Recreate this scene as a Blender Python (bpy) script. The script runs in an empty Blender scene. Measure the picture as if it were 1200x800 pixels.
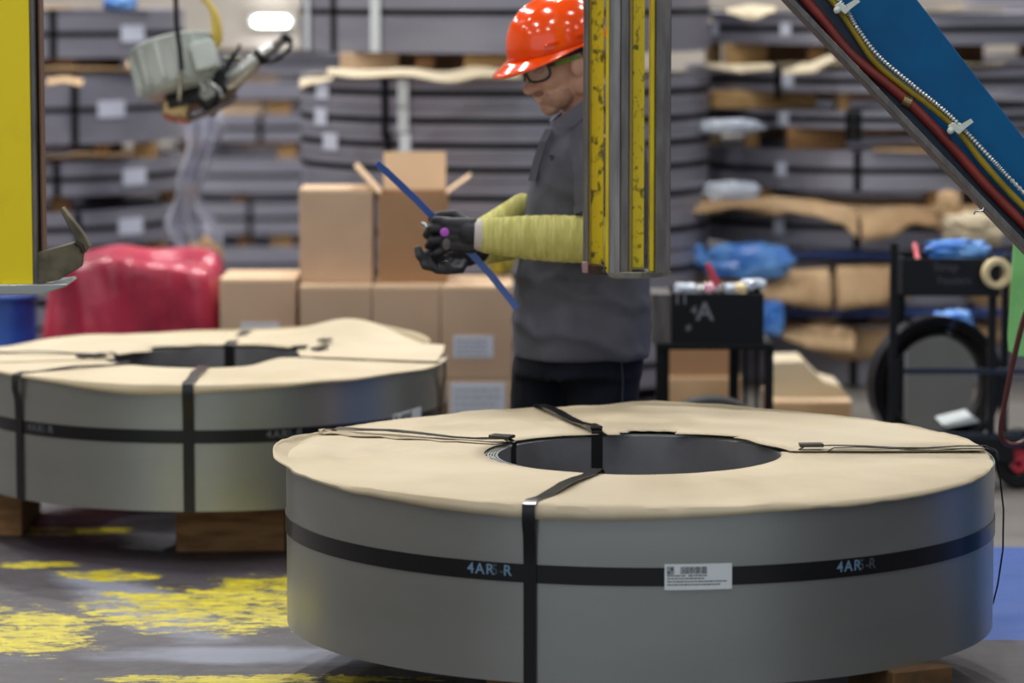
import bpy, math, random
from mathutils import Vector, Matrix, noise
PI = math.pi
S = bpy.context.scene
COL = S.collection
# ------------------------------------------------------------ camera, world, lights, exposure
CAMZ, F, HOR = 1.72, 4000.0, -23.0
PITCH = math.atan((400 - HOR) / F)
cd = bpy.data.cameras.new('camera'); cam = bpy.data.objects.new('camera', cd); COL.objects.link(cam)
cam.location = (0, 0, CAMZ); cam.rotation_euler = (PI/2 - PITCH, 0, 0)
cd.sensor_width = 36; cd.lens = F * 36 / 1200; cd.clip_end = 200; cd.clip_start = .1
cd.dof.use_dof = True; cd.dof.focus_distance = 8.35; cd.dof.aperture_fstop = 2.25
S.camera = cam
w = bpy.data.worlds.new('hall_air'); S.world = w; w.use_nodes = True
w.node_tree.nodes['Background'].inputs[0].default_value = (.84, .92, 1.0, 1)
w.node_tree.nodes['Background'].inputs[1].default_value = .85
S.view_settings.view_transform = 'Standard'; S.view_settings.look = 'None'
S.view_settings.exposure = 0.0; S.view_settings.gamma = 1
LAMP_Z = 6.6
def lamp(x, y, power=95, size=.42, col=(1, .98, .965)):
    l = bpy.data.lights.new('high_bay_light', 'AREA'); l.shape = 'DISK'; l.size = size; l.energy = power; l.color = col
    o = bpy.data.objects.new('high_bay_light', l); COL.objects.link(o); o.location = (x, y, LAMP_Z)
for iy, yy in enumerate((1.5, 5.0, 8.5, 12.0, 15.5, 19.0)):
    for xx in (-7.2, -3.6, 0.0, 3.6, 7.2):
        lamp(xx + (.5 if iy % 2 else -.4), yy, (50, 52, 56, 100, 150, 160)[iy]*(1.12 if xx < 3 else .6))

# ------------------------------------------------------------ projection helpers (photo pixel at a real depth -> point)
def P(px, py, Y):
    X = (px - 600) / F; U = (400 - py) / F
    dy = math.cos(PITCH) + math.sin(PITCH) * U; dz = -math.sin(PITCH) + math.cos(PITCH) * U
    t = Y / dy
    return Vector((X * t, Y, CAMZ + dz * t))
def G(px, py, z=0):
    X = (px - 600) / F; U = (400 - py) / F
    dy = math.cos(PITCH) + math.sin(PITCH) * U; dz = -math.sin(PITCH) + math.cos(PITCH) * U
    t = (z - CAMZ) / dz
    return Vector((X * t, dy * t, z))
def ZY(py, Y): return P(600, py, Y).z

# ------------------------------------------------------------ materials
def lin(c):
    return tuple(((v/255)/12.92 if v/255 <= .04045 else ((v/255+.055)/1.055)**2.4) for v in c) + (1,)
MATS = {}
def mat(name, c, rough=.6, metal=0, c2=None, scale=6, stretch=(1,1,1), bump=0, bscale=None, lo=.4, hi=.6, coat=0, trans=0, alpha=1, emit=0, detail=5, spec=.5, coords='Object'):
    if name in MATS: return MATS[name]
    m = bpy.data.materials.new(name); m.use_nodes = True; nt = m.node_tree; b = nt.nodes['Principled BSDF']
    b.inputs['Base Color'].default_value = lin(c); b.inputs['Roughness'].default_value = rough; b.inputs['Metallic'].default_value = metal
    b.inputs['Specular IOR Level'].default_value = spec
    if coat: b.inputs['Coat Weight'].default_value = coat; b.inputs['Coat Roughness'].default_value = .06
    if trans: b.inputs['Transmission Weight'].default_value = trans
    if alpha < 1: b.inputs['Alpha'].default_value = alpha
    if emit: b.inputs['Emission Color'].default_value = lin(c); b.inputs['Emission Strength'].default_value = emit
    tc = nt.nodes.new('ShaderNodeTexCoord'); mp = nt.nodes.new('ShaderNodeMapping'); mp.inputs['Scale'].default_value = stretch
    nt.links.new(tc.outputs[coords], mp.inputs['Vector'])
    if c2:
        n = nt.nodes.new('ShaderNodeTexNoise'); n.inputs['Scale'].default_value = scale; n.inputs['Detail'].default_value = detail
        r = nt.nodes.new('ShaderNodeValToRGB'); r.color_ramp.elements[0].position = lo; r.color_ramp.elements[1].position = hi
        r.color_ramp.elements[0].color = lin(c); r.color_ramp.elements[1].color = lin(c2)
        nt.links.new(mp.outputs[0], n.inputs['Vector']); nt.links.new(n.outputs[0], r.inputs[0]); nt.links.new(r.outputs[0], b.inputs['Base Color'])
    if bump:
        n2 = nt.nodes.new('ShaderNodeTexNoise'); n2.inputs['Scale'].default_value = bscale or scale; n2.inputs['Detail'].default_value = 4
        bp = nt.nodes.new('ShaderNodeBump'); bp.inputs['Strength'].default_value = bump; bp.inputs['Distance'].default_value = .01
        nt.links.new(mp.outputs[0], n2.inputs['Vector']); nt.links.new(n2.outputs[0], bp.inputs['Height']); nt.links.new(bp.outputs[0], b.inputs['Normal'])
    MATS[name] = m
    return m
steel = mat('mill_steel', (172,175,170), .33, .8, (162,166,160), 2, (1,1,3), lo=.3, hi=.7, bump=.04, bscale=3)
steel_edge = mat('steel_wrap_edges', (96,98,104), .4, .8, (66,68,74), 60)
slit = mat('slit_steel', (152,152,164), .42, .35, (142,142,154), 2, (1,1,5))
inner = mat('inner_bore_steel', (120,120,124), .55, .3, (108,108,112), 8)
blackstrap = mat('black_painted_strap', (14,15,17), .3, 0, coat=.15)
oldstrap = mat('dull_black_strap', (10,14,18), .6, spec=.2)
seal = mat('crimped_seal', (70,66,64), .3, .7)
kraft = mat('kraft_paper', (200,187,160), .8, 0, (188,173,143), 2.2, (1,1,1), bump=.5, bscale=7, lo=.35, hi=.7)
kraft2 = mat('brown_kraft_paper', (190,160,122), .8, 0, (172,140,102), 3, bump=.3)
card = mat('corrugated_cardboard', (200,172,146), .85, 0, (190,161,135), 1.5)
card_in = mat('darker_cardboard', (166,130,98), .9, 0, (156,120,88), 2)
card_lt = mat('cardboard_flap_light', (214,184,150), .85)
wood = mat('rough_sawn_timber', (150,112,70), .8, 0, (118,84,50), 6, (1,6,6), bump=.3)
wood_lt = mat('pale_timber', (196,160,108), .8, 0, (170,130,80), 6, (1,6,6), bump=.3)
yellow = mat('scuffed_yellow_paint', (232,208,8), .45, 0, (110,98,10), 60, (1,1,.7), lo=.54, hi=.66, detail=10)
yellow_flat = mat('yellow_paint', (228,206,20), .4, 0, (190,168,12), 5, lo=.45, hi=.7)
greysteel = mat('worn_grey_steel', (112,108,106), .38, .6, (92,88,88), 12, (3,3,.5), bump=.1)
brightsteel = mat('bright_steel', (176,178,176), .25, .9)
rust = mat('rusty_steel', (72,50,34), .6, .3, (44,34,28), 20)
darksteel = mat('dirty_plate_steel', (112,104,84), .45, .5, (70,66,54), 14, lo=.4, hi=.65, bump=.15)
bluep = mat('machine_blue_paint', (0,94,148), .6, 0, (0,80,130), 3, spec=.25)
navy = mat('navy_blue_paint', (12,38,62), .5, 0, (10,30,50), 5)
redhose = mat('red_rubber_hose', (132,44,34), .45, 0, (110,36,30), 10)
yelhose = mat('yellow_hose', (158,136,26), .5, 0, (136,116,20), 12)
braid = mat('braided_steel_hose', (190,196,196), .35, .5)
clearp = mat('milky_plastic', (206,214,204), .3)
black = mat('black_enamel', (11,12,16), .45, spec=.3)
blackr = mat('black_rubber', (13,13,15), .6, spec=.3)
skin = mat('skin', (218,172,152), .5, 0, (204,148,128), 9, lo=.35, hi=.7, spec=.4)
stubble = mat('grey_stubble', (176,140,124), .9, 0, (192,150,132), 50)
hairm = mat('short_grey_hair', (96,86,80), .9, 0, (120,110,102), 80, bump=.5)
hatm = mat('orange_hard_hat_plastic', (250,80,6), .16, 0, coat=.5)
poloM = mat('charcoal_polo_knit', (92,93,104), .9, 0, (82,82,92), 5, bump=.35, bscale=16, spec=.2)
jeansM = mat('dark_denim', (28,31,42), .85, 0, (20,22,31), 8, bump=.4, bscale=18, spec=.2)
sleeveM = mat('yellow_knit_sleeve', (202,198,124), .9, 0, (182,178,104), 14, (6,1,1), bump=.5, bscale=16, spec=.2)
gloveM = mat('black_coated_glove', (32,33,42), .6, 0, (20,21,28), 25, bump=.4, bscale=30)
violet = mat('violet_mark', (176,84,200), .6)
framem = mat('dark_glasses_frame', (42,48,58), .3)
limem = mat('lime_green_plastic', (96,150,40), .4)
lensm = mat('clear_lens', (235,238,235), .05, alpha=.28)
bluestrap = mat('blue_steel_strap', (66,98,172), .3, .3)
bluecut = mat('blue_plastic_film', (60,120,205), .3, 0, (110,165,230), 9, bump=.6, bscale=12)
bluedark = mat('dark_blue_pallet_paint', (20,52,110), .5)
whitefilm = mat('white_plastic_film', (214,222,234), .25, 0, (176,188,206), 8, bump=.6, bscale=14)
clearfilm = mat('clear_stretch_film', (216,218,232), .18, alpha=.5, bump=.9, bscale=22)
redfilm = mat('red_plastic_wrap', (196,58,84), .25, 0, (142,34,58), 3.2, (1,1,.8), bump=1, bscale=9, coat=.2, lo=.38, hi=.6)
bluewrap = mat('blue_drum_plastic', (16,72,160), .35, 0, (10,50,120), 4)
paperw = mat('white_label_paper', (216,224,226), .5)
paperw2 = mat('white_carton_label', (206,212,228), .6)
inkm = mat('label_ink', (70,76,80), .7)
inkf = mat('label_ink_faint', (150,158,162), .7)
strapink = mat('strap_ink_blue', (98,130,154), .7)
strapink2 = mat('strap_ink_faded', (58,66,78), .7)
greyhood = mat('grey_cast_housing', (176,184,180), .45, 0, (156,166,160), 6)
brass = mat('brass_fitting', (140,122,84), .35, .7)
cream = mat('cream_tape', (226,208,160), .6)
greenm = mat('green_webbing', (146,218,128), .7, 0, (134,204,116), 10)
redp = mat('red_plastic', (190,40,60), .4)
chalk = mat('white_chalk_mark', (112,114,122), .9)
wallm = mat('painted_block_wall', (186,178,168), .85, 0, (170,162,152), 1.2)
ceilm = mat('corrugated_ceiling', (150,152,156), .8)
glow = mat('lamp_tube_glow', (255,255,255), .4, emit=60)
yarn = mat('yellow_rag_cloth', (196,182,70), .9, 0, (120,116,50), 20, bump=.4)

# ------------------------------------------------------------ mesh builder
class MB:
    def __init__(s): s.v = []; s.f = []
    def add(s, vs, fs):
        n = len(s.v); s.v += [Vector(v) for v in vs]; s.f += [tuple(i + n for i in f) for f in fs]; return s
    def box(s, c, d, R=None):
        c = Vector(c); vs = []
        for sx, sy, sz in ((-1,-1,-1),(1,-1,-1),(1,1,-1),(-1,1,-1),(-1,-1,1),(1,-1,1),(1,1,1),(-1,1,1)):
            q = Vector((sx*d[0]/2, sy*d[1]/2, sz*d[2]/2))
            if R: q = R @ q
            vs.append(c + q)
        return s.add(vs, [(0,3,2,1),(4,5,6,7),(0,1,5,4),(1,2,6,5),(2,3,7,6),(3,0,4,7)])
    def bx(s, x0, x1, y0, y1, z0, z1): return s.box(((x0+x1)/2, (y0+y1)/2, (z0+z1)/2), (x1-x0, y1-y0, z1-z0))
    def slab(s, pts, off):          # polygon (list of points) swept by vector off
        n = len(pts); off = Vector(off); a = [Vector(p) for p in pts]
        return s.add(a + [p + off for p in a], [tuple(range(n))[::-1], tuple(range(n, 2*n))] + [(i, (i+1) % n, n + (i+1) % n, n + i) for i in range(n)])
    def tube(s, pts, r, n=10, caps=True, sq=None):
        pts = [Vector(p) for p in pts]; k = len(pts); rr = r if isinstance(r, (list, tuple)) else [r]*k
        vs = []; up = None
        for i, p in enumerate(pts):
            t = (pts[min(i+1, k-1)] - pts[max(i-1, 0)]).normalized()
            if up is None:
                up = Vector((0,0,1)) if abs(t.z) < .9 else Vector((1,0,0))
            a = (up - t*up.dot(t)).normalized(); b = t.cross(a); up = a
            for j in range(n):
                an = 2*PI*j/n; vs.append(p + a*math.cos(an)*rr[i] + b*math.sin(an)*rr[i])
        fs = [(i*n+j, i*n+(j+1) % n, (i+1)*n+(j+1) % n, (i+1)*n+j) for i in range(k-1) for j in range(n)]
        if caps: fs += [tuple(range(n))[::-1], tuple(range((k-1)*n, k*n))]
        return s.add(vs, fs)
    def ell(s, c, ax, n=14, m=10):  # ellipsoid with three axis vectors
        c = Vector(c); A = [Vector(a) for a in ax]; vs = [c - A[2]]
        for i in range(1, m):
            th = -PI/2 + PI*i/m
            for j in range(n):
                ph = 2*PI*j/n; vs.append(c + A[0]*math.cos(th)*math.cos(ph) + A[1]*math.cos(th)*math.sin(ph) + A[2]*math.sin(th))
        vs.append(c + A[2]); fs = [(0, 1+(j+1) % n, 1+j) for j in range(n)]
        for i in range(m-2):
            for j in range(n): fs.append((1+i*n+j, 1+i*n+(j+1) % n, 1+(i+1)*n+(j+1) % n, 1+(i+1)*n+j))
        L = len(vs)-1; b = 1+(m-2)*n
        fs += [(b+j, b+(j+1) % n, L) for j in range(n)]
        return s.add(vs, fs)
    def sph(s, c, r, n=14, m=10): return s.ell(c, ((r,0,0),(0,r,0),(0,0,r)), n, m)
    def limb(s, pts, rs):           # capsules, unioned later by a voxel remesh
        for p, r in zip(pts, rs): s.sph(p, r)
        s2 = []; s3 = []
        for i in range(len(pts)-1):
            s.tube([pts[i], pts[i+1]], [rs[i], rs[i+1]], 14)
        return s
    def lathe(s, c, prof, n=96, a0=0, a1=2*PI, M=None, closed=False):
        full = abs(a1-a0-2*PI) < 1e-6; c = Vector(c); k = len(prof); cols = n if full else n+1; vs = []
        for j in range(cols):
            a = a0 + (a1-a0)*j/n
            for r, z in prof:
                q = Vector((r*math.cos(a), r*math.sin(a), z)); vs.append(c + (M @ q if M else q))
        fs = []
        for j in range(n):
            j2 = (j+1) % cols
            for i in range(k if closed else k-1):
                i2 = (i+1) % k
                fs.append((j*k+i, j2*k+i, j2*k+i2, j*k+i2))
        return s.add(vs, fs)
    def ribbon(s, pts, wv, th=.0015):   # flat strap: path, width vectors, thickness normal to both
        k = len(pts); pts = [Vector(p) for p in pts]; vs = []
        for i, p in enumerate(pts):
            t = (pts[min(i+1,k-1)] - pts[max(i-1,0)]).normalized(); wd = Vector(wv[i] if isinstance(wv, list) else wv)
            nn = t.cross(wd).normalized()*th/2
            vs += [p - wd/2 - nn, p + wd/2 - nn, p + wd/2 + nn, p - wd/2 + nn]
        fs = [(i*4+j, i*4+(j+1) % 4, i*4+4+(j+1) % 4, i*4+4+j) for i in range(k-1) for j in range(4)]
        fs += [(3,2,1,0), ((k-1)*4, (k-1)*4+1, (k-1)*4+2, (k-1)*4+3)]
        return s.add(vs, fs)
WO = {}
def obj(name, mb, m, parent=None, smooth=35, bevel=0, label=None, remesh=0, smo=0, solid=0, sub=0):
    base = WO[parent.name] if parent else None
    if parent is None:
        xs = [v.x for v in mb.v]; ys = [v.y for v in mb.v]; zs = [v.z for v in mb.v]
        base = Vector(((min(xs)+max(xs))/2, (min(ys)+max(ys))/2, min(zs)))
    me = bpy.data.meshes.new(name); me.from_pydata([v - base for v in mb.v], [], mb.f); me.update()
    me.materials.append(m)
    o = bpy.data.objects.new(name, me); COL.objects.link(o)
    if parent: o.parent = parent
    else: o.location = base
    WO[o.name] = base
    if smooth:
        me.polygons.foreach_set('use_smooth', [True]*len(me.polygons))
        if not remesh: me.set_sharp_from_angle(angle=math.radians(smooth))
    if remesh:
        r = o.modifiers.new('union', 'REMESH'); r.mode = 'VOXEL'; r.voxel_size = remesh; r.use_smooth_shade = True
    if smo:
        q = o.modifiers.new('soften', 'SMOOTH'); q.iterations = smo; q.factor = .5
    if sub:
        q = o.modifiers.new('subdivide', 'SUBSURF'); q.levels = q.render_levels = sub
    if solid:
        q = o.modifiers.new('thickness', 'SOLIDIFY'); q.thickness = solid; q.offset = 0
    if bevel:
        q = o.modifiers.new('bevel', 'BEVEL'); q.width = bevel; q.segments = 2; q.limit_method = 'ANGLE'
    if label: o['label'] = label
    return o
def tag(o, label, cat, group=None):
    o['label'] = label; o['category'] = cat
    if group: o['group'] = group
    return o
def thing(name, loc, label, cat, group=None):
    o = bpy.data.objects.new(name, None); COL.objects.link(o); o.location = Vector(loc); o.empty_display_size = .1
    WO[o.name] = Vector(loc); return tag(o, label, cat, group)
def structure(o): o['kind'] = 'structure'; return o
def rotz(a): return Matrix.Rotation(a, 3, 'Z')

# ------------------------------------------------------------ text helper: flat glyph mesh -> mapped by a function
def text_mb(body, size, mapf, spacing=1.0):
    cu = bpy.data.curves.new('glyphs', 'FONT'); cu.body = body; cu.size = size; cu.align_x = 'CENTER'; cu.align_y = 'CENTER'; cu.space_character = spacing; cu.offset = size*.02
    t = bpy.data.objects.new('glyphs', cu); COL.objects.link(t)
    dg = bpy.context.evaluated_depsgraph_get(); me = bpy.data.meshes.new_from_object(t.evaluated_get(dg))
    mb = MB(); mb.add([mapf(v.co.x, v.co.y) for v in me.vertices], [tuple(p.vertices) for p in me.polygons])
    bpy.data.objects.remove(t); bpy.data.curves.remove(cu); bpy.data.meshes.remove(me)
    return mb

# ============================================================ THE SETTING
def floor_material():
    m = bpy.data.materials.new('painted_worn_concrete'); m.use_nodes = True; nt = m.node_tree; b = nt.nodes['Principled BSDF']; N = nt.nodes; L = nt.links
    g = N.new('ShaderNodeNewGeometry')
    def math_(op, a, c=None):
        n = N.new('ShaderNodeMath'); n.operation = op
        for i, v in enumerate((a, c)):
            if v is None: continue
            if isinstance(v, (int, float)): n.inputs[i].default_value = v
            else: L.new(v, n.inputs[i])
        return n.outputs[0]
    def noise_(scale, st, det=6, rough=.6, off=(0,0,0)):
        mp = N.new('ShaderNodeMapping'); mp.inputs['Scale'].default_value = st; mp.inputs['Location'].default_value = off; L.new(g.outputs['Position'], mp.inputs[0])
        n = N.new('ShaderNodeTexNoise'); n.inputs['Scale'].default_value = scale; n.inputs['Detail'].default_value = det; n.inputs['Roughness'].default_value = rough; L.new(mp.outputs[0], n.inputs[0]); return n.outputs[0]
    def ellmask(cx, cy, rx, ry, rot=0):       # 1 in the middle, 0 at the rim, negative outside
        mp = N.new('ShaderNodeMapping'); mp.vector_type = 'TEXTURE'; mp.inputs['Location'].default_value = (cx, cy, 0); mp.inputs['Rotation'].default_value = (0, 0, rot); mp.inputs['Scale'].default_value = (rx, ry, 1000)
        L.new(g.outputs['Position'], mp.inputs[0]); ln = N.new('ShaderNodeVectorMath'); ln.operation = 'LENGTH'; L.new(mp.outputs[0], ln.inputs[0])
        return math_('SUBTRACT', 1, ln.outputs['Value'])
    def mix(fac, a, c):
        n = N.new('ShaderNodeMix'); n.data_type = 'RGBA'; L.new(fac, n.inputs[0])
        for i, v in ((6, a), (7, c)):
            if isinstance(v, tuple): n.inputs[i].default_value = v
            else: L.new(v, n.inputs[i])
        return n.outputs[2]
    def ramp(v, lo, hi):
        n = N.new('ShaderNodeMapRange'); n.inputs[1].default_value = lo; n.inputs[2].default_value = hi; L.new(v, n.inputs[0]); return n.outputs[0]
    base = mix(ramp(noise_(1.4, (1,1,1)), .38, .62), lin((40,34,40)), lin((62,57,64)))
    base = mix(ramp(noise_(5, (.25,1,1), 8), .55, .8), base, lin((84,83,93)))
    # pale blue-grey smear across the concrete
    a = G(275, 768); b2 = G(150, 700)
    m1 = math_('MAXIMUM', ellmask(a.x+.15, a.y, .62, .16), ellmask(b2.x+.05, b2.y-.1, .18, .75, .42))
    m1 = math_('ADD', m1, math_('MULTIPLY', math_('SUBTRACT', noise_(3, (1,3,1)), .5), 1.1))
    base = mix(math_('MULTIPLY', ramp(m1, .05, .5), .6), base, lin((140,147,166)))
    # worn yellow paint
    ys = None
    for (px, py, rx, ry, ro) in ((255,712,.50,.42,-.15), (10,740,.30,.42,.3), (40,622,.40,.10,0), (300,795,.5,.07,0), (50,661,.16,.08,0), (330,700,.34,.46,0), (128,674,.17,.12,0)):
        c = G(px, py); e = ellmask(c.x, c.y, rx, ry, ro); ys = e if ys is None else math_('MAXIMUM', ys, e)
    ys = math_('MINIMUM', math_('MAXIMUM', ys, -1), .40)
    yv = math_('ADD', ys, math_('MULTIPLY', math_('SUBTRACT', noise_(6, (1,1.6,1), 10, .75), .5), 2.4))
    yv = math_('ADD', yv, math_('MULTIPLY', math_('SUBTRACT', noise_(26, (.6,1.6,1), 8, .8), .5), 1.9))
    ycol = mix(ramp(noise_(18, (.7,1.5,1), 8, .7), .4, .64), lin((206,192,18)), lin((158,144,30)))
    base = mix(ramp(yv, .27, .33), base, ycol)
    # blue painted floor zone at the right
    p0 = G(1200, 750).y; p1 = G(1200, 641).y
    sx = N.new('ShaderNodeSeparateXYZ'); L.new(g.outputs['Position'], sx.inputs[0])
    wob = math_('MULTIPLY', math_('SUBTRACT', noise_(9, (1,1,1)), .5), .05)
    yy = math_('ADD', sx.outputs[1], wob)
    bm = math_('MULTIPLY', math_('MULTIPLY', math_('GREATER_THAN', yy, p0), math_('LESS_THAN', yy, p1)), math_('GREATER_THAN', sx.outputs[0], .95))
    bm = math_('MULTIPLY', bm, math_('LESS_THAN', noise_(11, (.5,1,1), 8, .7, (3,1,0)), .66))
    base = mix(bm, base, lin((18,72,150)))
    far = math_('MULTIPLY', math_('GREATER_THAN', yy, p1), math_('GREATER_THAN', sx.outputs[0], .95))
    base = mix(math_('MULTIPLY', far, .6), base, lin((128,124,116)))
    L.new(base, b.inputs['Base Color'])
    L.new(ramp(noise_(6, (1,1,1)), -.2, 1.1), b.inputs['Roughness'])
    bp = N.new('ShaderNodeBump'); bp.inputs['Strength'].default_value = .25; bp.inputs['Distance'].default_value = .004; L.new(noise_(25, (1,1,1)), bp.inputs['Height']); L.new(bp.outputs[0], b.inputs['Normal'])
    return m
XL, XR, YB, YF = -11, 11, 24, -4
structure(obj('floor', MB().bx(XL, XR, YF, YB, -.1, 0), floor_material(), smooth=0))
structure(obj('wall_back', MB().bx(XL, XR, YB, YB+.2, 0, 7), wallm, smooth=0))
structure(obj('wall_left', MB().bx(XL-.2, XL, YF, YB, 0, 7), wallm, smooth=0))
structure(obj('wall_right', MB().bx(XR, XR+.2, YF, YB, 0, 7), mat('dark_blue_grey_wall', (84,88,100), .85), smooth=0))  # unseen wall, made dark so the coil's right side reflects less light
cm = MB()
for i in range(44):
    x = XL + i*.5; cm.bx(x, x+.25, YF, YB, 7.0, 7.12); cm.bx(x+.25, x+.5, YF, YB, 7.06, 7.12)
structure(obj('ceiling', cm, ceilm, smooth=0))

# ============================================================ STEEL COILS
def hval(seed, a, f): return noise.noise(Vector((math.cos(a)*f + seed*7.1, math.sin(a)*f, seed*3.3)))
def sheet(c, a0, a1, rin, rout, zf, n=120, nr=12, R=None):
    mb = MB(); vs = []; fs = []; ts = [(j/(nr-3))**.9 for j in range(nr-2)]
    for i in range(n+1):
        a = a0 + (a1-a0)*i/n; r0 = rin(a); r1 = rout(a)
        rim = min(r1-.004, (R or r1) - .004)
        for j in range(nr+1):
            if j <= nr-3: t = ts[j]*.86; r = r0 + (rim-r0)*ts[j]
            else:
                q = (j-(nr-3))/3; t = .86+.14*q; r = rim + (r1-rim)*(1-(1-q)**2)
                if r1 < rim+.008: r = rim + (r1-rim)*q
            vs.append((c[0] + r*math.cos(a), c[1] + r*math.sin(a), zf(a, t, r)))
    for i in range(n):
        for j in range(nr): q = i*(nr+1)+j; fs.append((q, q+nr+1, q+nr+2, q+1))
    return mb.add(vs, fs)
def coil_body(c, R, rin, z0, z1, parent, m=steel, n=128, fine=True):
    prof = [(rin, z0), (R, z0), (R, z1)]
    if fine:
        r = R
        for k in range(6): prof += [(r-.003, z1), (r-.0035, z1-.004), (r-.006, z1-.004), (r-.0065, z1)]; r -= .007
        prof += [(rin+.05, z1)]
        r = rin+.042
        for k in range(6): prof += [(r, z1), (r-.001, z1-.005), (r-.003, z1-.005), (r-.0035, z1)]; r -= .007
    prof += [(rin, z1)]
    b = obj('wound_strip', MB().lathe((c[0], c[1], 0), prof, n, closed=False), m, parent, smooth=30)
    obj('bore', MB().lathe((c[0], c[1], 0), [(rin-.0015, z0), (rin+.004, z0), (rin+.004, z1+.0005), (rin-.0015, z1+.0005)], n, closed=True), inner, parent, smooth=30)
    return b
def band(c, R, zc, h, parent, m=blackstrap, n=128, name='girth_strap'):
    return obj(name, MB().lathe((c[0], c[1], 0), [(R+.0004, zc-h/2), (R+.003, zc-h/2), (R+.003, zc+h/2), (R+.0004, zc+h/2)], n, closed=True), m, parent, smooth=30)
def radial_strap(c, a, R, rin, z0, z1, wd, parent, m=blackstrap, lift=.008, skew=0, bulge=.0165, name='radial_strap', inside=True, outside=True):
    t = Vector((-math.sin(a), math.cos(a), 0)); d = Vector((math.cos(a), math.sin(a), 0)); C = Vector((c[0], c[1], 0))
    prof = []
    if inside: prof += [(rin-.004, z0+.004), (rin-.004, z1-.01)]
    prof += [(rin-.006, z1+lift*.6), (rin+.01, z1+lift+.002)]
    prof += [(rin + (R-rin)*k/6, z1 + lift + .004*math.sin(k*1.3+a)) for k in range(1, 6)]
    prof += [(R-.012, z1+lift+.001), (R+bulge-.002, z1+lift*.5), (R+bulge, z1-.012)]
    if outside: prof += [(R+bulge, z1-.038), (R+.008, z1-.07), (R+.005, z1-.13), (R+.005, z0)]
    pts = [C + d*r + Vector((0,0,z)) + t*skew*(r-R) for r, z in prof]
    return obj(name, MB().ribbon(pts, t*wd, .0018), m, parent, smooth=50)
def wrap_text(c, R, a, z, body, size, parent, m, spacing=1.05):
    f = lambda x, y: Vector((c[0] + R*math.cos(a + x/R), c[1] + R*math.sin(a + x/R), z + y))
    return obj('lettering', text_mb(body, size, f, spacing), m, parent, smooth=0)
def curved_patch(c, R, a, z, w_, h, parent, m, name, th=.0015, tilt=0):
    mb = MB(); n = 10; vs = []
    for k in range(n+1):
        x = -w_/2 + w_*k/n; an = a + x/R; dz = x*tilt
        for r in (R, R+th):
            for zz in (-h/2, h/2): vs.append((c[0]+r*math.cos(an), c[1]+r*math.sin(an), z+zz+dz))
    fs = []
    for k in range(n):
        q = k*4; fs += [(q+2,q+6,q+7,q+3), (q,q+1,q+5,q+4), (q+1,q+3,q+7,q+5), (q,q+4,q+6,q+2)]
    fs += [(0,2,3,1), (n*4, n*4+1, n*4+3, n*4+2)]
    return obj(name, mb.add(vs, fs), m, parent, smooth=30)
def label_sticker(c, R, a, z, parent, W=.152, H=.058, tilt=0):
    lb = curved_patch(c, R, a, z, W, H, parent, paperw, 'adhesive_label', tilt=tilt); lb['label'] = 'white printed label stuck over the strap'
    mb = MB(); rr = R+.0022
    def q(x0, x1, y0, y1):
        vs = []
        for x, y in ((x0,y0),(x1,y0),(x1,y1),(x0,y1)):
            vs.append((c[0]+rr*math.cos(a+x/R), c[1]+rr*math.sin(a+x/R), z+y+x*tilt))
        mb.add(vs, [(0,1,2,3)])
    x = -W*.27; random.seed(4)
    while x < W*.12:
        d = random.choice((.0008, .0014, .002)); q(x, x+d, H*.12, H*.4); x += d + random.choice((.0007, .0012))
    random.seed(9)
    for row, (xa, xb) in enumerate(((-.46,-.2),(-.15,.1),(-.46,.08),(-.46,.42),(-.46,.3))):
        yy = (.03, .03, -.08, -.2, -.32)[row]*H; x = xa*W
        while x < xb*W:
            d = random.uniform(.003, .009); q(x, x+d, yy, yy+.0028); x += d+.0016
    obj('barcode', mb, inkm, lb, smooth=0)
    mb = MB(); q(-W*.47, -W*.36, H*.1, H*.42); obj('logo_mark', mb, inkf, lb, smooth=0)
    mb = MB()
    rr = R+.0026; q(-W*.45, -W*.42, H*.13, H*.22); q(-W*.41, -W*.375, H*.24, H*.38)
    obj('logo_arrow', mb, inkm, lb, smooth=0)
def ang(c, px, Y): return None

def interp(tab, a):
    a = a % 360; n = len(tab)
    for i in range(n):
        a0, v0 = tab[i]; a1, v1 = tab[(i+1) % n]
        if i == n-1: a1 += 360
        x = a if a >= a0 else a+360
        if a0 <= x <= a1:
            t = (x-a0)/(a1-a0); t = t*t*(3-2*t); return v0+(v1-v0)*t
    return tab[0][1]
def azim(c, R, px):
    Y = c[1]-R
    for _ in range(6):
        d = max(-R*.998, min(R*.998, (px-600)/4000*Y/math.cos(PITCH)*math.cos(PITCH) - c[0])); Y = c[1] - math.sqrt(R*R-d*d)
    return -PI/2 + math.asin(d/R)
# ---- front coil
C1 = (.315, 8.38); R1, RI1, Z0a, Z1a = .873, .352, .149, .551
fc = thing('steel_coil', (C1[0], C1[1], Z0a), 'large grey steel coil in the foreground under wrinkled tan paper, with black straps', 'steel coil')
coil_body(C1, R1, RI1, Z0a, Z1a, fc)
gb = band(C1, R1, .399, .042, fc)
gb['label'] = 'glossy black girth strap around the side'
for px, py in ((574, 672), (1008, 667)):
    a = azim(C1, R1, px)
    for body, off, m in (('4AR', -.022, strapink), ('5-', .020, strapink2), ('R', .044, strapink2 if px > 700 else strapink)):
        wrap_text(C1, R1+.0042, a + off/R1, .402, body, .034, gb, m, 1.2)
a_lab = azim(C1, R1, 821)
label_sticker(C1, R1+.0034, a_lab, .399, fc)
OUT = [(0, -.014), (30, -.02), (60, .0), (88, .006), (120, .004), (150, .006), (168, .012), (180, .030), (190, .034), (200, .020), (212, .010), (228, .011), (262, .012), (290, .011), (330, .009), (345, .002), (352, -.014)]
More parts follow.
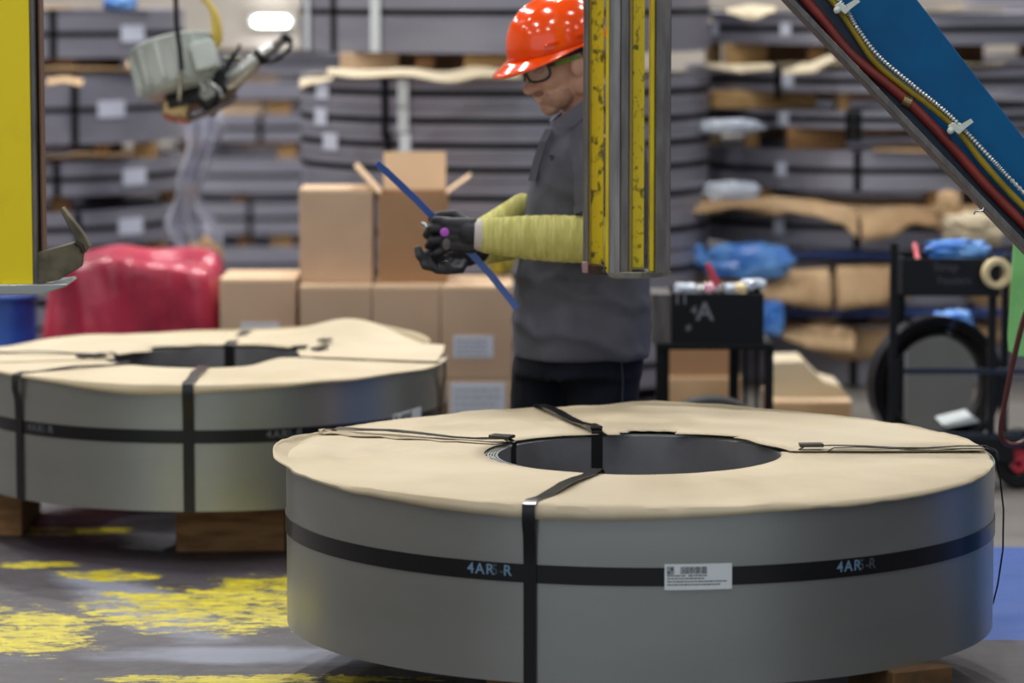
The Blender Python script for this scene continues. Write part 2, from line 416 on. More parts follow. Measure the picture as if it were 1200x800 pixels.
DROP = [(0, .004), (60, .004), (84, .012), (100, .0), (150, .003), (170, .012), (182, .013), (192, .006), (203, -.002), (222, -.014), (240, -.022), (256, -.028), (275, -.022), (300, -.012), (330, -.006), (350, .003)]
def zf1(base, seed, amp=.006):
    def f(a, t, r):
        d = math.degrees(a)
        z = Z1a + base + amp*(hval(seed, a, 2.2)*(.4+t) + .6*hval(seed+2, a, 5 + 3*t)*t) * min(1, t*4) + .004
        z += .012*max(0, 1-abs((d % 360)-185)/25)*t*t
        z += (.0065*math.sin(30*t+.06*d) + .003*math.sin(56*t-.1*d))*math.exp(-(((d % 360)-180)/26)**2)*min(1, t*3)*(1-t*.3) + .006*math.sin(11*t+.045*d)*math.exp(-(((d % 360)-235)/30)**2)*t + .004*math.sin(9*t-.05*d)*math.exp(-(((d % 360)-310)/35)**2)*t
        z += .009*hval(seed+9, a, 7)*t*(1-t)*3 + .004*abs(hval(seed+12, a, 12))*t
        z = max(z, Z1a + .003 + base)
        e = max(0, (t-.86)/.14); z += interp(DROP, d)*e*e - (.004 if interp(DROP, d) < 0 else 0)*e
        return z
    return f
def rin1(tab): return lambda a: RI1 + interp(tab, math.degrees(a))
IN1 = [(0, .0), (20, .004), (150, .02), (160, .03), (180, .032), (200, .03), (225, .024), (240, .020), (262, .026), (285, .016), (300, .008), (330, .0)]
def rout1(extra=0): return lambda a: R1 + interp(OUT, math.degrees(a)) + extra + .0025*hval(5, a, 9)
rd = math.radians
obj('kraft_sheet', sheet(C1, rd(153), rd(363), rin1(IN1), rout1(), zf1(.001, 1), 220, 18, R1), kraft, fc, solid=.0012)
IN2 = [(0, .0), (103, .004), (106, -.008), (112, -.012), (122, .0), (140, .012), (158, .03)]
obj('kraft_sheet', sheet(C1, rd(96), rd(158), rin1(IN2), rout1(-.004), zf1(.004, 3), 70, 14, R1), kraft, fc, solid=.0012)
def in3(a):
    d = math.degrees(a)
    if d > 97: v = -.05
    elif d > 92: v = -.012
    elif d > 72: v = .02 + .004*math.sin(d)
    elif d > 47: v = -.022 + (72-d)*.0014
    elif d > 44: v = .018
    elif d > 12: v = -.012 + .008*math.sin(d*.2)
    else: v = .02 - d*.002
    return RI1 + v
obj('kraft_sheet', sheet(C1, rd(-1), rd(103), in3, rout1(-.006), zf1(.007, 6), 160, 14, R1), kraft, fc, solid=.0012)
q = [P(700,511,8.78), P(733,517,8.76), P(740,513,8.80), P(740,520,8.77), P(704,523,8.74)]
for k in q: k.z = max(k.z, Z1a+.006)
obj('torn_flap', MB().add(q, [(0,1,2,3,4)]), kraft2, fc, smooth=0, solid=.0015)
A1 = dict(front=azim(C1, R1, 622), back=rd(106), left=rd(153), right=rd(1.5))
radial_strap(C1, A1['front'], R1, RI1, Z0a, Z1a, .030, fc, lift=.013)
radial_strap(C1, A1['back'], R1, RI1, Z0a, Z1a, .030, fc, lift=.022)
radial_strap(C1, A1['left'], R1, RI1, Z0a, Z1a, .022, fc, lift=.017)
radial_strap(C1, rd(156.5), R1+.004, RI1+.02, Z0a, Z1a, .009, fc, lift=.019, inside=False, outside=False, name='strap_tail', skew=.05)
radial_strap(C1, A1['right'], R1, RI1+.05, Z0a, Z1a, .012, fc, lift=.019, outside=False, inside=False)
radial_strap(C1, rd(-.6), R1, RI1+.12, Z0a, Z1a, .008, fc, lift=.017, inside=False, outside=False, name='strap_tail')
for a, r in ((A1['left'], RI1+.03), (A1['right'], RI1+.075), (A1['back'], RI1+.03)):
    d = Vector((math.cos(a), math.sin(a), 0)); p = Vector((*C1, Z1a+.024)) + d*r
    obj('strap_seal', MB().box(p, (.06, .034, .008), rotz(a)), seal, fc, bevel=.002)
p0 = Vector((C1[0]+R1+.004, C1[1]-.01, Z1a+.01))
obj('strap_tail', MB().tube([p0, p0+Vector((.012,-.01,-.04)), p0+Vector((.022,-.03,-.14)), p0+Vector((.022,-.03,-.24)), p0+Vector((.012,-.02,-.33)), p0+Vector((.002,-.01,-.38))], .0022, 6), oldstrap, fc, label='thin loose strap end hanging at the right rim')
# outer lap of the strip
la = rd(8)
obj('strip_end', MB().lathe((C1[0], C1[1], 0), [(R1, Z0a+.001), (R1+.002, Z0a+.001), (R1+.002, Z1a-.001), (R1, Z1a-.001)], 30, la, rd(48), closed=True), steel, fc)
# ---- second coil
C2 = (-.942, 10.74); R2, RI2, Z0b, Z1b = .735, .317, .155, .53
sc = thing('steel_coil', (C2[0], C2[1], Z0b), 'grey steel coil at left, behind the front coil, on timber blocks under torn tan paper', 'steel coil')
coil_body(C2, R2, RI2, Z0b, Z1b, sc)
zb = ZY(512, 10.0)
gb2 = band(C2, R2, zb, .040, sc)
for px in (44, 332):
    a = azim(C2, R2, px)
    for body, off, m in (('4AR', -.026, mat('strap_ink_grey', (84,88,92), .7)), ('5-', .020, strapink2), ('R', .044, MATS.get('strap_ink_grey') or strapink2)):
        wrap_text(C2, R2+.0042, a + off/R2, zb+.002, body, .034, gb2, m, 1.2)
a_l2 = azim(C2, R2, 476)
label_sticker(C2, R2+.0034, a_l2, zb+.006, sc, .152, .058, .06)
OUT2 = [(0, .009), (20, .009), (60, .006), (90, .004), (180, .01), (230, .006), (262, .014), (300, .011), (340, .008)]
DROP2 = [(0, .01), (30, .03), (60, .012), (110, .004), (180, .003), (225, -.012), (262, -.034), (280, -.02), (300, -.012), (335, -.004)]
def zf2(base, seed, bump=None, drop=1):
    def f(a, t, r):
        d = math.degrees(a) % 360
        z = Z1b + base + .006*(hval(seed, a, 2.4)*(.4+t) + .7*hval(seed+2, a, 5)*t)*min(1, t*4) + .005
        if bump: z += bump(d, t)
        z = max(z, Z1b + .003 + base)
        e = max(0, (t-.86)/.14); z += drop*interp(DROP2, d)*e*e
        return z
    return f
def rr2(tab, R0): return lambda a: R0 + interp(tab, math.degrees(a))
obj('kraft_sheet', sheet(C2, rd(188), rd(356), rr2([(0, -.02), (200, .03), (235, .012), (262, .01), (290, -.01), (310, -.04), (340, -.05)], RI2), rr2(OUT2, R2), zf2(.001, 11, lambda d, t: .018*math.exp(-((d-322)/17)**2)*math.exp(-((t-.15)/.3)**2)), 180, 14, R2), kraft, sc, solid=.0012)
obj('kraft_sheet', sheet(C2, rd(84), rd(196), rr2([(90, -.005), (104, .01), (112, -.01), (128, .02), (150, -.07), (165, -.03), (180, .0)], RI2), rr2(OUT2, R2), zf2(.004, 14), 120, 14, R2), kraft, sc, solid=.0012)
obj('kraft_sheet', sheet(C2, rd(20), rd(92), rr2([(20, .04), (50, -.01), (70, .006), (78, -.008), (90, .0)], RI2), rr2([(0, -.02), (40, -.01), (90, .0)], R2),
    zf2(.006, 17, lambda d, t: .062*math.exp(-((d-52)/17)**2)*math.exp(-((t-.72)/.33)**2)), 100, 16, R2), kraft, sc, solid=.0012)
# raised flat flap lying across the right side
fl = MB(); q = [P(345,414,11.0), P(402,406,11.2), P(521,404,10.95), P(520,412,10.8), P(512,425,10.55), P(430,425,10.62), P(352,424,10.7)]
for k in q: k.z = max(k.z, Z1b+.012)
fl.add(q, [tuple(range(len(q)))])
obj('paper_flap', fl, kraft, sc, smooth=0, solid=.0015)
F2 = azim(C2, R2, 218)
radial_strap(C2, F2, R2, RI2, Z0b, Z1b, .034, sc, lift=.012)
radial_strap(C2, rd(86), R2, RI2, Z0b, Z1b, .034, sc, lift=.014)
ax = azim(C2, R2, 19)
radial_strap(C2, ax, R2, RI2, Z0b, Z1b, .034, sc, lift=.012)
radial_strap(C2, azim(C2, R2, 515), R2, RI2, Z0b, Z1b, .030, sc, lift=.006, inside=False)
radial_strap(C2, rd(176), R2, RI2, Z0b, Z1b, .024, sc, lift=.016)
for a, r, l in ((rd(190), RI2+.05, .016), (rd(190), RI2+.09, .016), (rd(20), RI2+.03, .02), (rd(32), RI2-.01, .02), (rd(40), RI2+.12, .03)):
    d = Vector((math.cos(a), math.sin(a), 0)); p = Vector((*C2, Z1b+l)) + d*r
    obj('strap_seal', MB().box(p, (.05, .034, .008), rotz(a+.5)), blackstrap, sc, bevel=.002)
# ---- timber under both coils
def block(c, d, rz, label, m=wood, name='timber_block', group=None, cat='timber block'):
    o = obj(name, MB().box(c, d, rotz(rz)), m, bevel=.004); tag(o, label, cat, group); return o
g0 = P(268, 600, 10.2)
block((g0.x, 10.33, .0775), (.33, .24, .155), .03, 'square brown timber block under the second coil, nearest the front coil')
block((P(-12, 600, 10.6).x, 10.75, .0775), (.22, .5, .155), .02, 'dark timber block under the left end of the second coil')
block((C2[0]+.1, 11.25, .0775), (.9, .1, .155), 0, 'timber bearer under the back of the second coil')
block((C1[0]+.585, 7.80, .0745), (.16, .2, .149), .45, 'timber block peeking out under the lower right of the front coil', mat('oily_dark_timber', (96,68,36), .8, 0, (58,42,24), 9, lo=.4, hi=.6))
block((C1[0]-.3, 7.9, .0745), (.12, .3, .149), -.1, 'timber block under the front left of the foreground coil')
block((C1[0], 8.95, .0745), (.9, .1, .149), 0, 'timber bearer under the back of the foreground coil')

# ============================================================ BACKGROUND STACKS OF COILS
ORD = ['top', 'second', 'third', 'fourth', 'fifth', 'sixth', 'seventh', 'eighth', 'ninth', 'tenth', 'lowest']
def bcoil(c, R, z0, z1, label, group, tags=(), vstraps=(), paper=None, strap=True, m=slit, seed=1, lines=0, pm=kraft2, Yn=None, lsize=(.15,.075), brightstraps=()):
    t = thing('steel_coil', (c[0], c[1], z0), label, 'steel coil', group)
    rin = R*.42; n = 72
    obj('wound_strip', MB().lathe((c[0], c[1], 0), [(rin, z0), (R, z0), (R, z1), (rin, z1)], n, closed=True), m, t, smooth=30)
    zc = (z0+z1)/2
    if strap: band(c, R, zc, .024, t, oldstrap, n)
    def az(px):
        Y = Yn + .02
        for _ in range(4):
            d = (px-600)/4000*Y - c[0]; d = max(-R*.995, min(R*.995, d)); Y = c[1] - math.sqrt(R*R-d*d)
        return -PI/2 + math.asin(d/R)
    for px in vstraps:
        radial_strap(c, az(px), R, rin, z0, z1, .032, t, oldstrap, lift=-.002, bulge=.006, inside=False)
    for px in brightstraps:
        a = az(px); curved_patch(c, R+.008, a, zc, .05, (z1-z0)*.98, t, paperw, 'painted_highlight', .003)['label'] = 'white strip painted as a bright highlight'  # white strips stand in for specular highlights on the glossy wrap
    for px, dz in tags:
        curved_patch(c, R+.004, az(px), zc+dz, lsize[0], lsize[1] if not strap else min(lsize[1], (z1-z0)*.8), t, paperw2, 'adhesive_label', .002)
    if paper:
        a0, a1, drop, over = paper
        def zf(a, tt, r):
            e = max(0, (tt-.8)/.2); return z1 + .008 + .008*hval(seed, a, 3)*tt + e*e*(drop*(1+1.3*hval(seed+1, a, 3.5)) )
        obj('kraft_sheet', sheet(c, rd(a0), rd(a1), lambda a: rin, lambda a: R+.012+over*(.5+.8*hval(seed+4, a, 3)), zf, 60, 9, R), pm, t, solid=.002)
    return t
def stack(tagname, cpx, D, R, levels, gapblocks, group, below=True):
    Yn = D - R; c = ((cpx-600)/4000*D, D); out = []
    total = len(levels); things = []
    for i, lv in enumerate(levels):
        z1 = ZY(lv['y'][0], Yn); z0 = ZY(lv['y'][1], Yn)
        if lv.get('floor'): z0 = .1
        kw = {k: v for k, v in lv.items() if k not in ('y', 'floor')}
        lab = ('top' if i == 0 else 'bottom' if i == total-1 else ORD[i]+' from top')
        things.append(bcoil(c, R, z0, z1, kw.pop('label', 'slit steel coil, %s in the %s' % (lab, tagname)), group, seed=i+cpx % 7, Yn=Yn, **kw))
        out.append((z0, z1))
    for i in range(len(out)):
        zt = out[i][0]; zb_ = out[i+1][1] if i+1 < len(out) else 0
        if zt - zb_ < .02: continue
        spec = gapblocks.get(i, [(cpx-60, 40, wood)])
        blocks = []
        for (px, wpx, m) in spec:
            X = (px-600)/4000*Yn; dx = X-c[0]; yb = c[1] - math.sqrt(max(.01, (R-.03)**2 - dx*dx)); wm = wpx/4000*Yn
            o = obj('timber_block', MB().box((X, yb+.09, (zt+zb_)/2), (wm, .14, zt-zb_-.002)), m, bevel=.004)
            where = (ORD[i] + ' gap of the ' + tagname) if i else ('top gap of the ' + tagname)
            side = '' if len(spec) == 1 else (', ' + ('left piece','middle piece','right piece','rightmost piece','far right piece')[len(blocks)])
            tag(o, 'timber spacer in %s%s' % (where, side), 'timber block', 'timber spacers between coils'); blocks.append(o)
        o = obj('timber_bearer', MB().box((c[0], c[1]+R*.55, (zt+zb_)/2), (R*1.2, .1, zt-zb_-.002)), wood)
        tag(o, 'rear timber bearer in %s gap of the %s' % (ORD[i], tagname), 'timber block', 'timber spacers between coils')
    return c, out, things
KW = dict
# left stack
SL = stack('far left stack', 0, 16.05, .87, [
    KW(y=(12,69), tags=((157,0),), vstraps=(64,), paper=(250,330,.0,.02)),
    KW(y=(89,171), tags=((131,0),), vstraps=(88,), paper=(240,330,.02,.05)),
    KW(y=(192,232), tags=((157,0),), vstraps=(66,), m=slit, paper=(270,320,.03,.06)),
    KW(y=(251,291), tags=((152,0),), vstraps=(90,)),
    KW(y=(308,352)), KW(y=(362,412))],
    {0: [(70,26,wood),(165,30,wood)], 1: [(110,18,wood),(156,26,wood_lt),(205,20,wood)], 2: [(64,22,wood),(186,42,wood_lt)], 3: [(80,20,wood),(165,22,wood_lt)]}, 'coils in the far left stack')
# farther stack between
stack('distant narrow stack', 300, 20.5, .87, [
    KW(y=(62,86), paper=(230,320,.02,.05), pm=kraft), KW(y=(96,116), strap=False), KW(y=(134,166), vstraps=(305,)), KW(y=(186,226)), KW(y=(238,274), vstraps=(292,)), KW(y=(290,334))],
    {0: [(290,70,card_lt)], 1: [(275,60,card_lt),(325,30,wood_lt)], 2: [(335,22,wood_lt)], 3: [(280,20,wood)], 4: [(285,16,wood),(328,26,wood_lt)]}, 'coils in the farther narrow stack')
# middle stack
_, _, TM = stack('middle stack', 592, 14.6, .87, [
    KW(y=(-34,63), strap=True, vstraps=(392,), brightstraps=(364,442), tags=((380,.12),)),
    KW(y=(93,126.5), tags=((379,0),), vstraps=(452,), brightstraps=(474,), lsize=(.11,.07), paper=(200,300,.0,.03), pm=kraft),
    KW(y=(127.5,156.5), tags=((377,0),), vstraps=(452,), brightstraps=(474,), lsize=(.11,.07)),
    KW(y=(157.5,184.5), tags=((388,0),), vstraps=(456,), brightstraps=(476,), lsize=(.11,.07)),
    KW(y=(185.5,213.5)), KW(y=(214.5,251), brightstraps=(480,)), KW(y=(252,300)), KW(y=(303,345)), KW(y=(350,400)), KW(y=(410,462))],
    {0: [(430,70,card_lt),(498,22,wood),(574,60,wood_lt),(700,60,wood)]}, 'coils in the middle stack')
# right stack
Yr = 15.3-.87
cR, outR, TR = stack('right stack', 1030, 15.3, .87, [
    KW(y=(16,53), tags=((838,0),(920,0)), lsize=(.05,.06), paper=(205,300,.01,.03), pm=kraft),
    KW(y=(82,109), tags=((923,.01),), vstraps=(912,), lsize=(.055,.09), paper=(210,300,.02,.05), pm=kraft),
    KW(y=(130,151), tags=((918,0),), vstraps=(995,1005), lsize=(.05,.06)),
    KW(y=(177,224), tags=((916,0),), vstraps=(1005,), lsize=(.05,.06), paper=(262,330,-.02,.04)),
    KW(y=(243,291), tags=((914,0),), vstraps=(1005,), lsize=(.05,.08), paper=(195,330,-.07,.05)),
    KW(y=(312,358), strap=False, vstraps=(975,), paper=(200,330,-.16,.03), label='kraft wrapped steel coil between two blue pallets in the right stack'),
    KW(y=(382,452), strap=False, vstraps=(1003,), paper=(200,310,-.09,.05), label='bottom grey steel coil in the right stack with paper drooping over it')],
    {0: [(845,18,wood_lt),(880,50,wood_lt),(960,20,wood)], 1: [(900,126,wood_lt),(990,14,wood_lt)], 2: [(846,18,card_lt),(888,16,wood_lt),(960,70,wood)], 3: [(900,24,wood_lt),(1110,40,wood_lt)], 4: [(870,14,wood),(1090,14,wood)], 5: [(830,30,wood),(1040,30,wood)]}, 'coils in the right stack')
# blue steel pallets in the gaps of the right stack
for i, y0, y1, lab in ((4, 294, 303, 'thin dark blue steel pallet under the fifth coil of the right stack'), (5, 361, 370, 'dark blue steel pallet under the kraft wrapped coil of the right stack')):
    zt = ZY(y0, Yr); zb_ = ZY(y1, Yr)
    t = thing('steel_pallet', (cR[0], Yr-.03, zb_), lab, 'pallet', 'blue pallets in the right stack')
    obj('front_rail', MB().bx(cR[0]-.86, cR[0]+.7, Yr-.06, Yr-.02, zb_, zt), bluedark, t, bevel=.004)
    for k in range(6): obj('slat', MB().bx(cR[0]-.84+k*.28, cR[0]-.74+k*.28, Yr-.02, Yr+.045, zb_+.004, zt-.002), bluedark, t)
# far right stack behind the blue arm
stack('dim far right stack', 1330, 17.2, .87, [
    KW(y=(-25,12)), KW(y=(34,50), paper=(200,280,.02,.03), strap=False), KW(y=(72,98), strap=False), KW(y=(112,136), strap=False), KW(y=(160,205)), KW(y=(225,262), paper=(190,300,-.05,.05)), KW(y=(285,335)), KW(y=(350,384))],
    {0: [(1150,40,card_lt),(1190,40,wood)], 1: [(1140,40,wood)], 2: [(1180,40,wood)], 3: [(1160,60,wood)], 4: [(1170,60,wood)]}, 'coils in the far right stack')

# ---- crumpled films, cartons and papers tucked in the stacks
def crumple(name, c, d, m, label, cat, seed=1, rz=0, amp=.25, n=14, group=None, parent=None):
    mb = MB(); mb.ell((0,0,0), ((d[0]/2,0,0),(0,d[1]/2,0),(0,0,d[2]/2)), n*2, n); M = rotz(rz); c = Vector(c)
    for v in mb.v:
        q = Vector((v.x/d[0]*4, v.y/d[1]*4, v.z/d[2]*4)); s = 1+amp*noise.noise(q*1.3+Vector((seed*5,0,0)))+amp*.6*noise.noise(q*3+Vector((0,seed*5,0)))
        e = max(abs(v.x)/(d[0]/2), abs(v.y)/(d[1]/2), abs(v.z)/(d[2]/2), .2); s *= (1/e)**.45
        v *= s
    mb.v = [M @ v + c for v in mb.v]
    o = obj(name, mb, m, parent, smooth=25)
    if label: tag(o, label, cat, group)
    return o
def crp(name, x0, x1, y0, y1, Y, m, label, cat='plastic film', seed=1, dep=.12, amp=.25):
    a = P(x0, y1, Y); b = P(x1, y0, Y)
    return crumple(name, ((a.x+b.x)/2, Y, (a.z+b.z)/2), (b.x-a.x, dep, b.z-a.z), m, label, cat, seed, amp=amp)
crp('plastic_film', 122, 160, -6, 12, 15.0, bluecut, 'blue plastic film on top of the far left stack', seed=2)
crp('plastic_film', 820, 892, 140, 156, 14.34, whitefilm, 'white plastic film hanging in the upper right stack', seed=3, dep=.08)
crp('plastic_film', 784, 808, 140, 178, 14.6, whitefilm, 'white plastic bundle right of the yellow mast', seed=4, dep=.08)
crp('plastic_film', 826, 890, 213, 235, 14.36, whitefilm, 'pale blue-white film under the fourth coil of the right stack', seed=5, dep=.08)
crp('plastic_film', 784, 806, 206, 232, 14.5, whitefilm, 'pale film lump beside the yellow mast, lower of two', seed=6, dep=.08)
crp('plastic_film', 784, 826, 284, 312, 14.3, bluecut, 'blue plastic film right beside the mast bottom', seed=7, dep=.1)
crp('plastic_film', 824, 926, 287, 326, 14.25, bluecut, 'bright blue crumpled film above the bin cart', seed=8, dep=.12)
crp('plastic_film', 893, 918, 352, 394, 14.2, bluecut, 'blue plastic film just right of the black bin', seed=9, dep=.1)
crp('plastic_film', 1085, 1158, 281, 306, 11.63, bluecut, 'blue film lying on top of the black strapping cart tray', seed=10, dep=.12)
crp('plastic_film', 1092, 1140, 364, 393, 12.36, bluecut, 'blue film behind the black strap reel', seed=11, dep=.1)
crp('crumpled_paper', 1096, 1126, 224, 262, 14.2, kraft2, 'crumpled kraft paper wad on the right stack', 'paper', seed=12)
crp('crumpled_paper', 1110, 1175, 250, 285, 14.1, kraft, 'pale crumpled paper trailing beneath the blue arm', 'paper', seed=13, amp=.4)
crp('crumpled_paper', 784, 880, 312, 358, 14.4, kraft2, 'brown crumpled paper behind the red stick', 'paper', seed=16, amp=.3)
def paper_curl(px, Y, label, m=kraft2):
    pts = [P(x, y, Y) for x, y in px]; mb = MB().ribbon(pts, Vector((0, .3, 0)), .004)
    o = obj('kraft_paper_strip', mb, m, smooth=60); return tag(o, label, 'paper')
def drape(top, bot, Y, owner, m=kraft2):          # a hanging sheet between two polylines, held by its coil
    def res(pl, k):
        out = []
        for i in range(k+1):
            u = i/k*(len(pl)-1); j = min(int(u), len(pl)-2); s_ = u-j; s_ = s_*s_*(3-2*s_); out.append((pl[j][0]+(pl[j+1][0]-pl[j][0])*(u-j), pl[j][1]+(pl[j+1][1]-pl[j][1])*s_))
        return out
    n = 25; a = [P(x, y, Y+.02) for x, y in res(top, n-1)]; b = [P(x, y, Y-.05) for x, y in res(bot, n-1)]; R_ = 5; vs = []
    for r_ in range(R_+1):
        for i in range(n):
            u = r_/R_; p = a[i]*(1-u) + b[i]*u; p.y += -.05*math.sin(u*PI*.7) + .02*noise.noise(Vector((i*.35, u*1.5, Y+top[0][0]))); vs.append(p)
    mb = MB().add(vs, [(r*n+i, r*n+i+1, (r+1)*n+i+1, (r+1)*n+i) for r in range(R_) for i in range(n-1)])
    return obj('kraft_sheet', mb, m, owner, smooth=60, solid=.003)
drape([(786,240),(820,232),(860,234),(900,230),(950,234),(985,240),(1004,250)], [(786,266),(815,250),(860,242),(905,243),(950,252),(985,262),(1004,278)], 14.33, TR[4])
drape([(1008,246),(1040,241),(1070,240),(1100,250),(1110,262)], [(1008,282),(1040,278),(1070,262),(1095,266),(1110,276)], 14.36, TR[4])
drape([(826,312),(900,318),(972,314)], [(826,346),(900,352),(972,362)], 14.3, TR[5])
drape([(980,312),(1040,310),(1048,312)], [(980,362),(1030,356),(1048,350)], 14.3, TR[5])
drape([(915,384),(960,380),(1000,384)], [(915,396),(960,410),(1000,412)], 14.3, TR[6])
drape([(56,92),(76,90),(98,93)], [(56,100),(76,97),(98,100)], 15.1, SL[2][1])
drape([(150,70),(176,78),(170,92)], [(150,78),(166,96),(168,99)], 15.08, SL[2][1])

drape([(384,80),(430,82),(480,80),(520,84),(560,78),(610,84)], [(384,88),(420,91),(470,89),(530,97),(570,90),(610,92)], 13.68, TM[1], kraft)
drape([(352,92),(370,91),(390,90)], [(352,104),(368,98),(390,94)], 13.85, TM[1], kraft)
drape([(826,74),(860,76),(905,75)], [(826,79),(868,85),(905,82)], 14.4, TR[1], kraft)
drape([(916,82),(945,74),(976,64)], [(916,87),(950,85),(978,71)], 14.4, TR[1], kraft)
drape([(806,2),(822,10),(836,24)], [(806,40),(814,36),(822,30)], 14.6, TR[0], kraft)
drape([(850,10),(880,6),(908,8)], [(852,16),(880,24),(908,14)], 14.4, TR[0], kraft)
# hanging clear film by the far left stack
mb = MB(); n, k = 14, 30; vs = []
for j in range(k+1):
    t = j/k; y = 122 + 322*t; cx = 236 - 10*math.sin(t*5.1) + 7*math.sin(t*13); wd = 15 + 8*math.sin(t*PI) + 7*math.sin(t*17) + 4*math.sin(t*31)
    for i in range(n+1):
        s = i/n*2-1; p = P(cx + wd*s, y, 14.6); p.y += .07*math.sin(i*1.4+t*6) + .05*noise.noise(Vector((i*.7, t*8, 0))); vs.append(p)
mb.add(vs, [(j*(n+1)+i, j*(n+1)+i+1, (j+1)*(n+1)+i+1, (j+1)*(n+1)+i) for j in range(k) for i in range(n)])
tag(obj('stretch_film', mb, clearfilm, smooth=30, solid=.002), 'clear shiny stretch film trailing down the side of the far left stack', 'plastic film')
crp('crumpled_paper', 222, 262, 286, 450, 14.3, kraft2, 'tan paper wad under the clear film, behind the red bundle', 'paper', seed=21)

# small bright tube lamp on the back wall
t = thing('wall_lamp', P(318, 28, 23.9), 'small white glowing tube lamp on the back wall above the strapping tool handle', 'lamp')
a = P(300, 25, 23.9); b = P(336, 25, 23.9)
obj('lamp_tube', MB().tube([a, b], .018, 10), glow, t); obj('lamp_housing', MB().bx(a.x-.03, b.x+.03, 23.92, 24.0, a.z-.03, a.z+.03), greyhood, t)

# ============================================================ CARTONS
def carton_label(x0, x1, y0, y1, Y, parent):
    a = P(x0, y1, Y); b = P(x1, y0, Y)
    l = obj('shipping_label', MB().bx(a.x, b.x, Y-.003, Y-.0005, a.z, b.z), paperw2, parent, smooth=0); l['label'] = 'white shipping label'
    mb = MB(); random.seed(int(x0))
    for r in range(4):
        z = a.z + (b.z-a.z)*(.16+r*.2); x = a.x+.012
        while x < b.x-.03:
            d = random.uniform(.01, .03); mb.bx(x, min(x+d, b.x-.008), Y-.0042, Y-.0032, z, z+(b.z-a.z)*.06); x += d+.006
    obj('label_print', mb, inkf, l, smooth=0)
def carton(x0, x1, Yn, dep, z0, z1, label, flaps=True, labels=(), m=card, group='cardboard boxes', rz=0):
    t = thing('cardboard_box', ((x0+x1)/2, Yn+dep/2, z0), label, 'cardboard box', group)
    obj('box_body', MB().bx(x0, x1, Yn, Yn+dep, z0, z1-.006), m, t, bevel=.004)
    if flaps:
        ym = Yn+dep/2
        obj('flap', MB().bx(x0, x1, Yn+.002, ym-.002, z1-.006, z1), card_lt, t); obj('flap', MB().bx(x0, x1, ym+.002, Yn+dep-.002, z1-.006, z1), card_lt, t)
        obj('packing_tape', MB().bx(x0+.003, x1-.003, ym-.025, ym+.025, z1, z1+.0006), kraft2, t)
    for lb in labels: carton_label(*lb, Yn, t)
    return t
YC = 12.3; xs = [P(x, 400, YC).x for x in (351, 436, 516, 601)]; nm = ('left', 'middle', 'right')
for i in range(3):
    carton(xs[i]+.002, xs[i+1]-.002, YC, .42, 0, .279, '%s carton of the lower box row, beside the worker\'s legs' % nm[i] if i == 2 else '%s carton of the lower box row, behind the second coil' % nm[i], labels=((528,592,448,490),) if i == 2 else ())
    carton(xs[i]+.002, xs[i+1]-.002, YC, .46, .281, .62, '%s tan carton of the upper box row, %s' % (nm[i], ('under the closed box', 'under the open box', 'behind the blue strap end')[i]),
           labels=((448,494,392,405),) if i == 1 else ((531,578,393,419),) if i == 2 else ())
p = P(258, 400, 12.35).x
carton(p, P(347,400,12.35).x, 12.35, .4, .33, ZY(327,12.35), 'tan carton left of the row, right beside the red wrapped bundle', labels=((283,327,378,394),))
carton(p+.01, P(347,400,12.35).x, 12.36, .4, 0, .328, 'carton under the box beside the red wrapped bundle')
carton(P(351,300,12.42).x, P(437,300,12.42).x, 12.42, .3, .622, ZY(222, 12.42), 'closed tan carton standing on the box row, left of the open one')
# open box
Yo = 12.42; x0 = P(443,300,Yo).x; x1 = P(524,300,Yo).x; zt = ZY(228, Yo); zb_ = .622
t = thing('cardboard_box', ((x0+x1)/2, Yo+.15, zb_), 'open tan carton with raised flaps standing on the box row', 'cardboard box', 'cardboard boxes')
mb = MB(); th = .006
obj('front_panel', MB().bx(x0, x1, Yo, Yo+th, zb_, zt), card_in, t, label='front panel with its shade painted in darker brown')  # front face lies in shade, put in by the darker card colour
obj('side_panel', MB().bx(x0, x0+th, Yo+th, Yo+.3, zb_, zt), card_in, t); obj('side_panel', MB().bx(x1-th, x1, Yo+th, Yo+.3, zb_, zt), card_in, t)
obj('back_panel', MB().bx(x0+th, x1-th, Yo+.3-th, Yo+.3, zb_, zt), card_in, t); obj('bottom_panel', MB().bx(x0+th, x1-th, Yo+th, Yo+.3-th, zb_, zb_+th), card_in, t)
obj('flap', MB().slab([(x0+.01, Yo+.3, zt), (x1-.01, Yo+.3, zt), (x1-.01, Yo+.33, zt+.14), (x0+.01, Yo+.33, zt+.14)], (0, -.005, 0)), card_lt, t, label='raised back flap, painted paler as lit')  # paler card stands in for light on the back flap
obj('flap', MB().slab([(x0, Yo+.02, zt), (x0, Yo+.28, zt), (x0-.09, Yo+.28, zt+.10), (x0-.09, Yo+.02, zt+.10)], (.004, 0, .004)), card_lt, t)
obj('flap', MB().slab([(x1, Yo+.02, zt), (x1, Yo+.28, zt), (x1+.085, Yo+.28, zt+.06), (x1+.085, Yo+.02, zt+.06)], (-.003, 0, .005)), card_lt, t)
crumple('rag', P(588, 307, 12.7) + Vector((0, 0, 0)), (.09, .1, .085), yarn, 'small yellow rag lying on the box row by the worker', 'rag', 31)
# cartons at the right of the worker
Yk = 12.9
def cpx(x0, x1, y0, y1, Y, dep, label, **k):
    a = P(x0, y1, Y); b = P(x1, y0, Y); return carton(a.x, b.x, Y, dep, max(0, a.z), b.z, label, **k)
cpx(782, 866, 406, 441, 12.9, .35, 'brown carton seen under the bin cart, on top of a paler one', m=card_in)
cpx(778, 868, 441.5, 514, 12.88, .4, 'pale carton seen behind the cart legs, under the brown one', m=kraft2)
cpx(903, 998, 470, 520, 12.6, .45, 'wide pale carton on the floor right of the bin cart', m=kraft2)
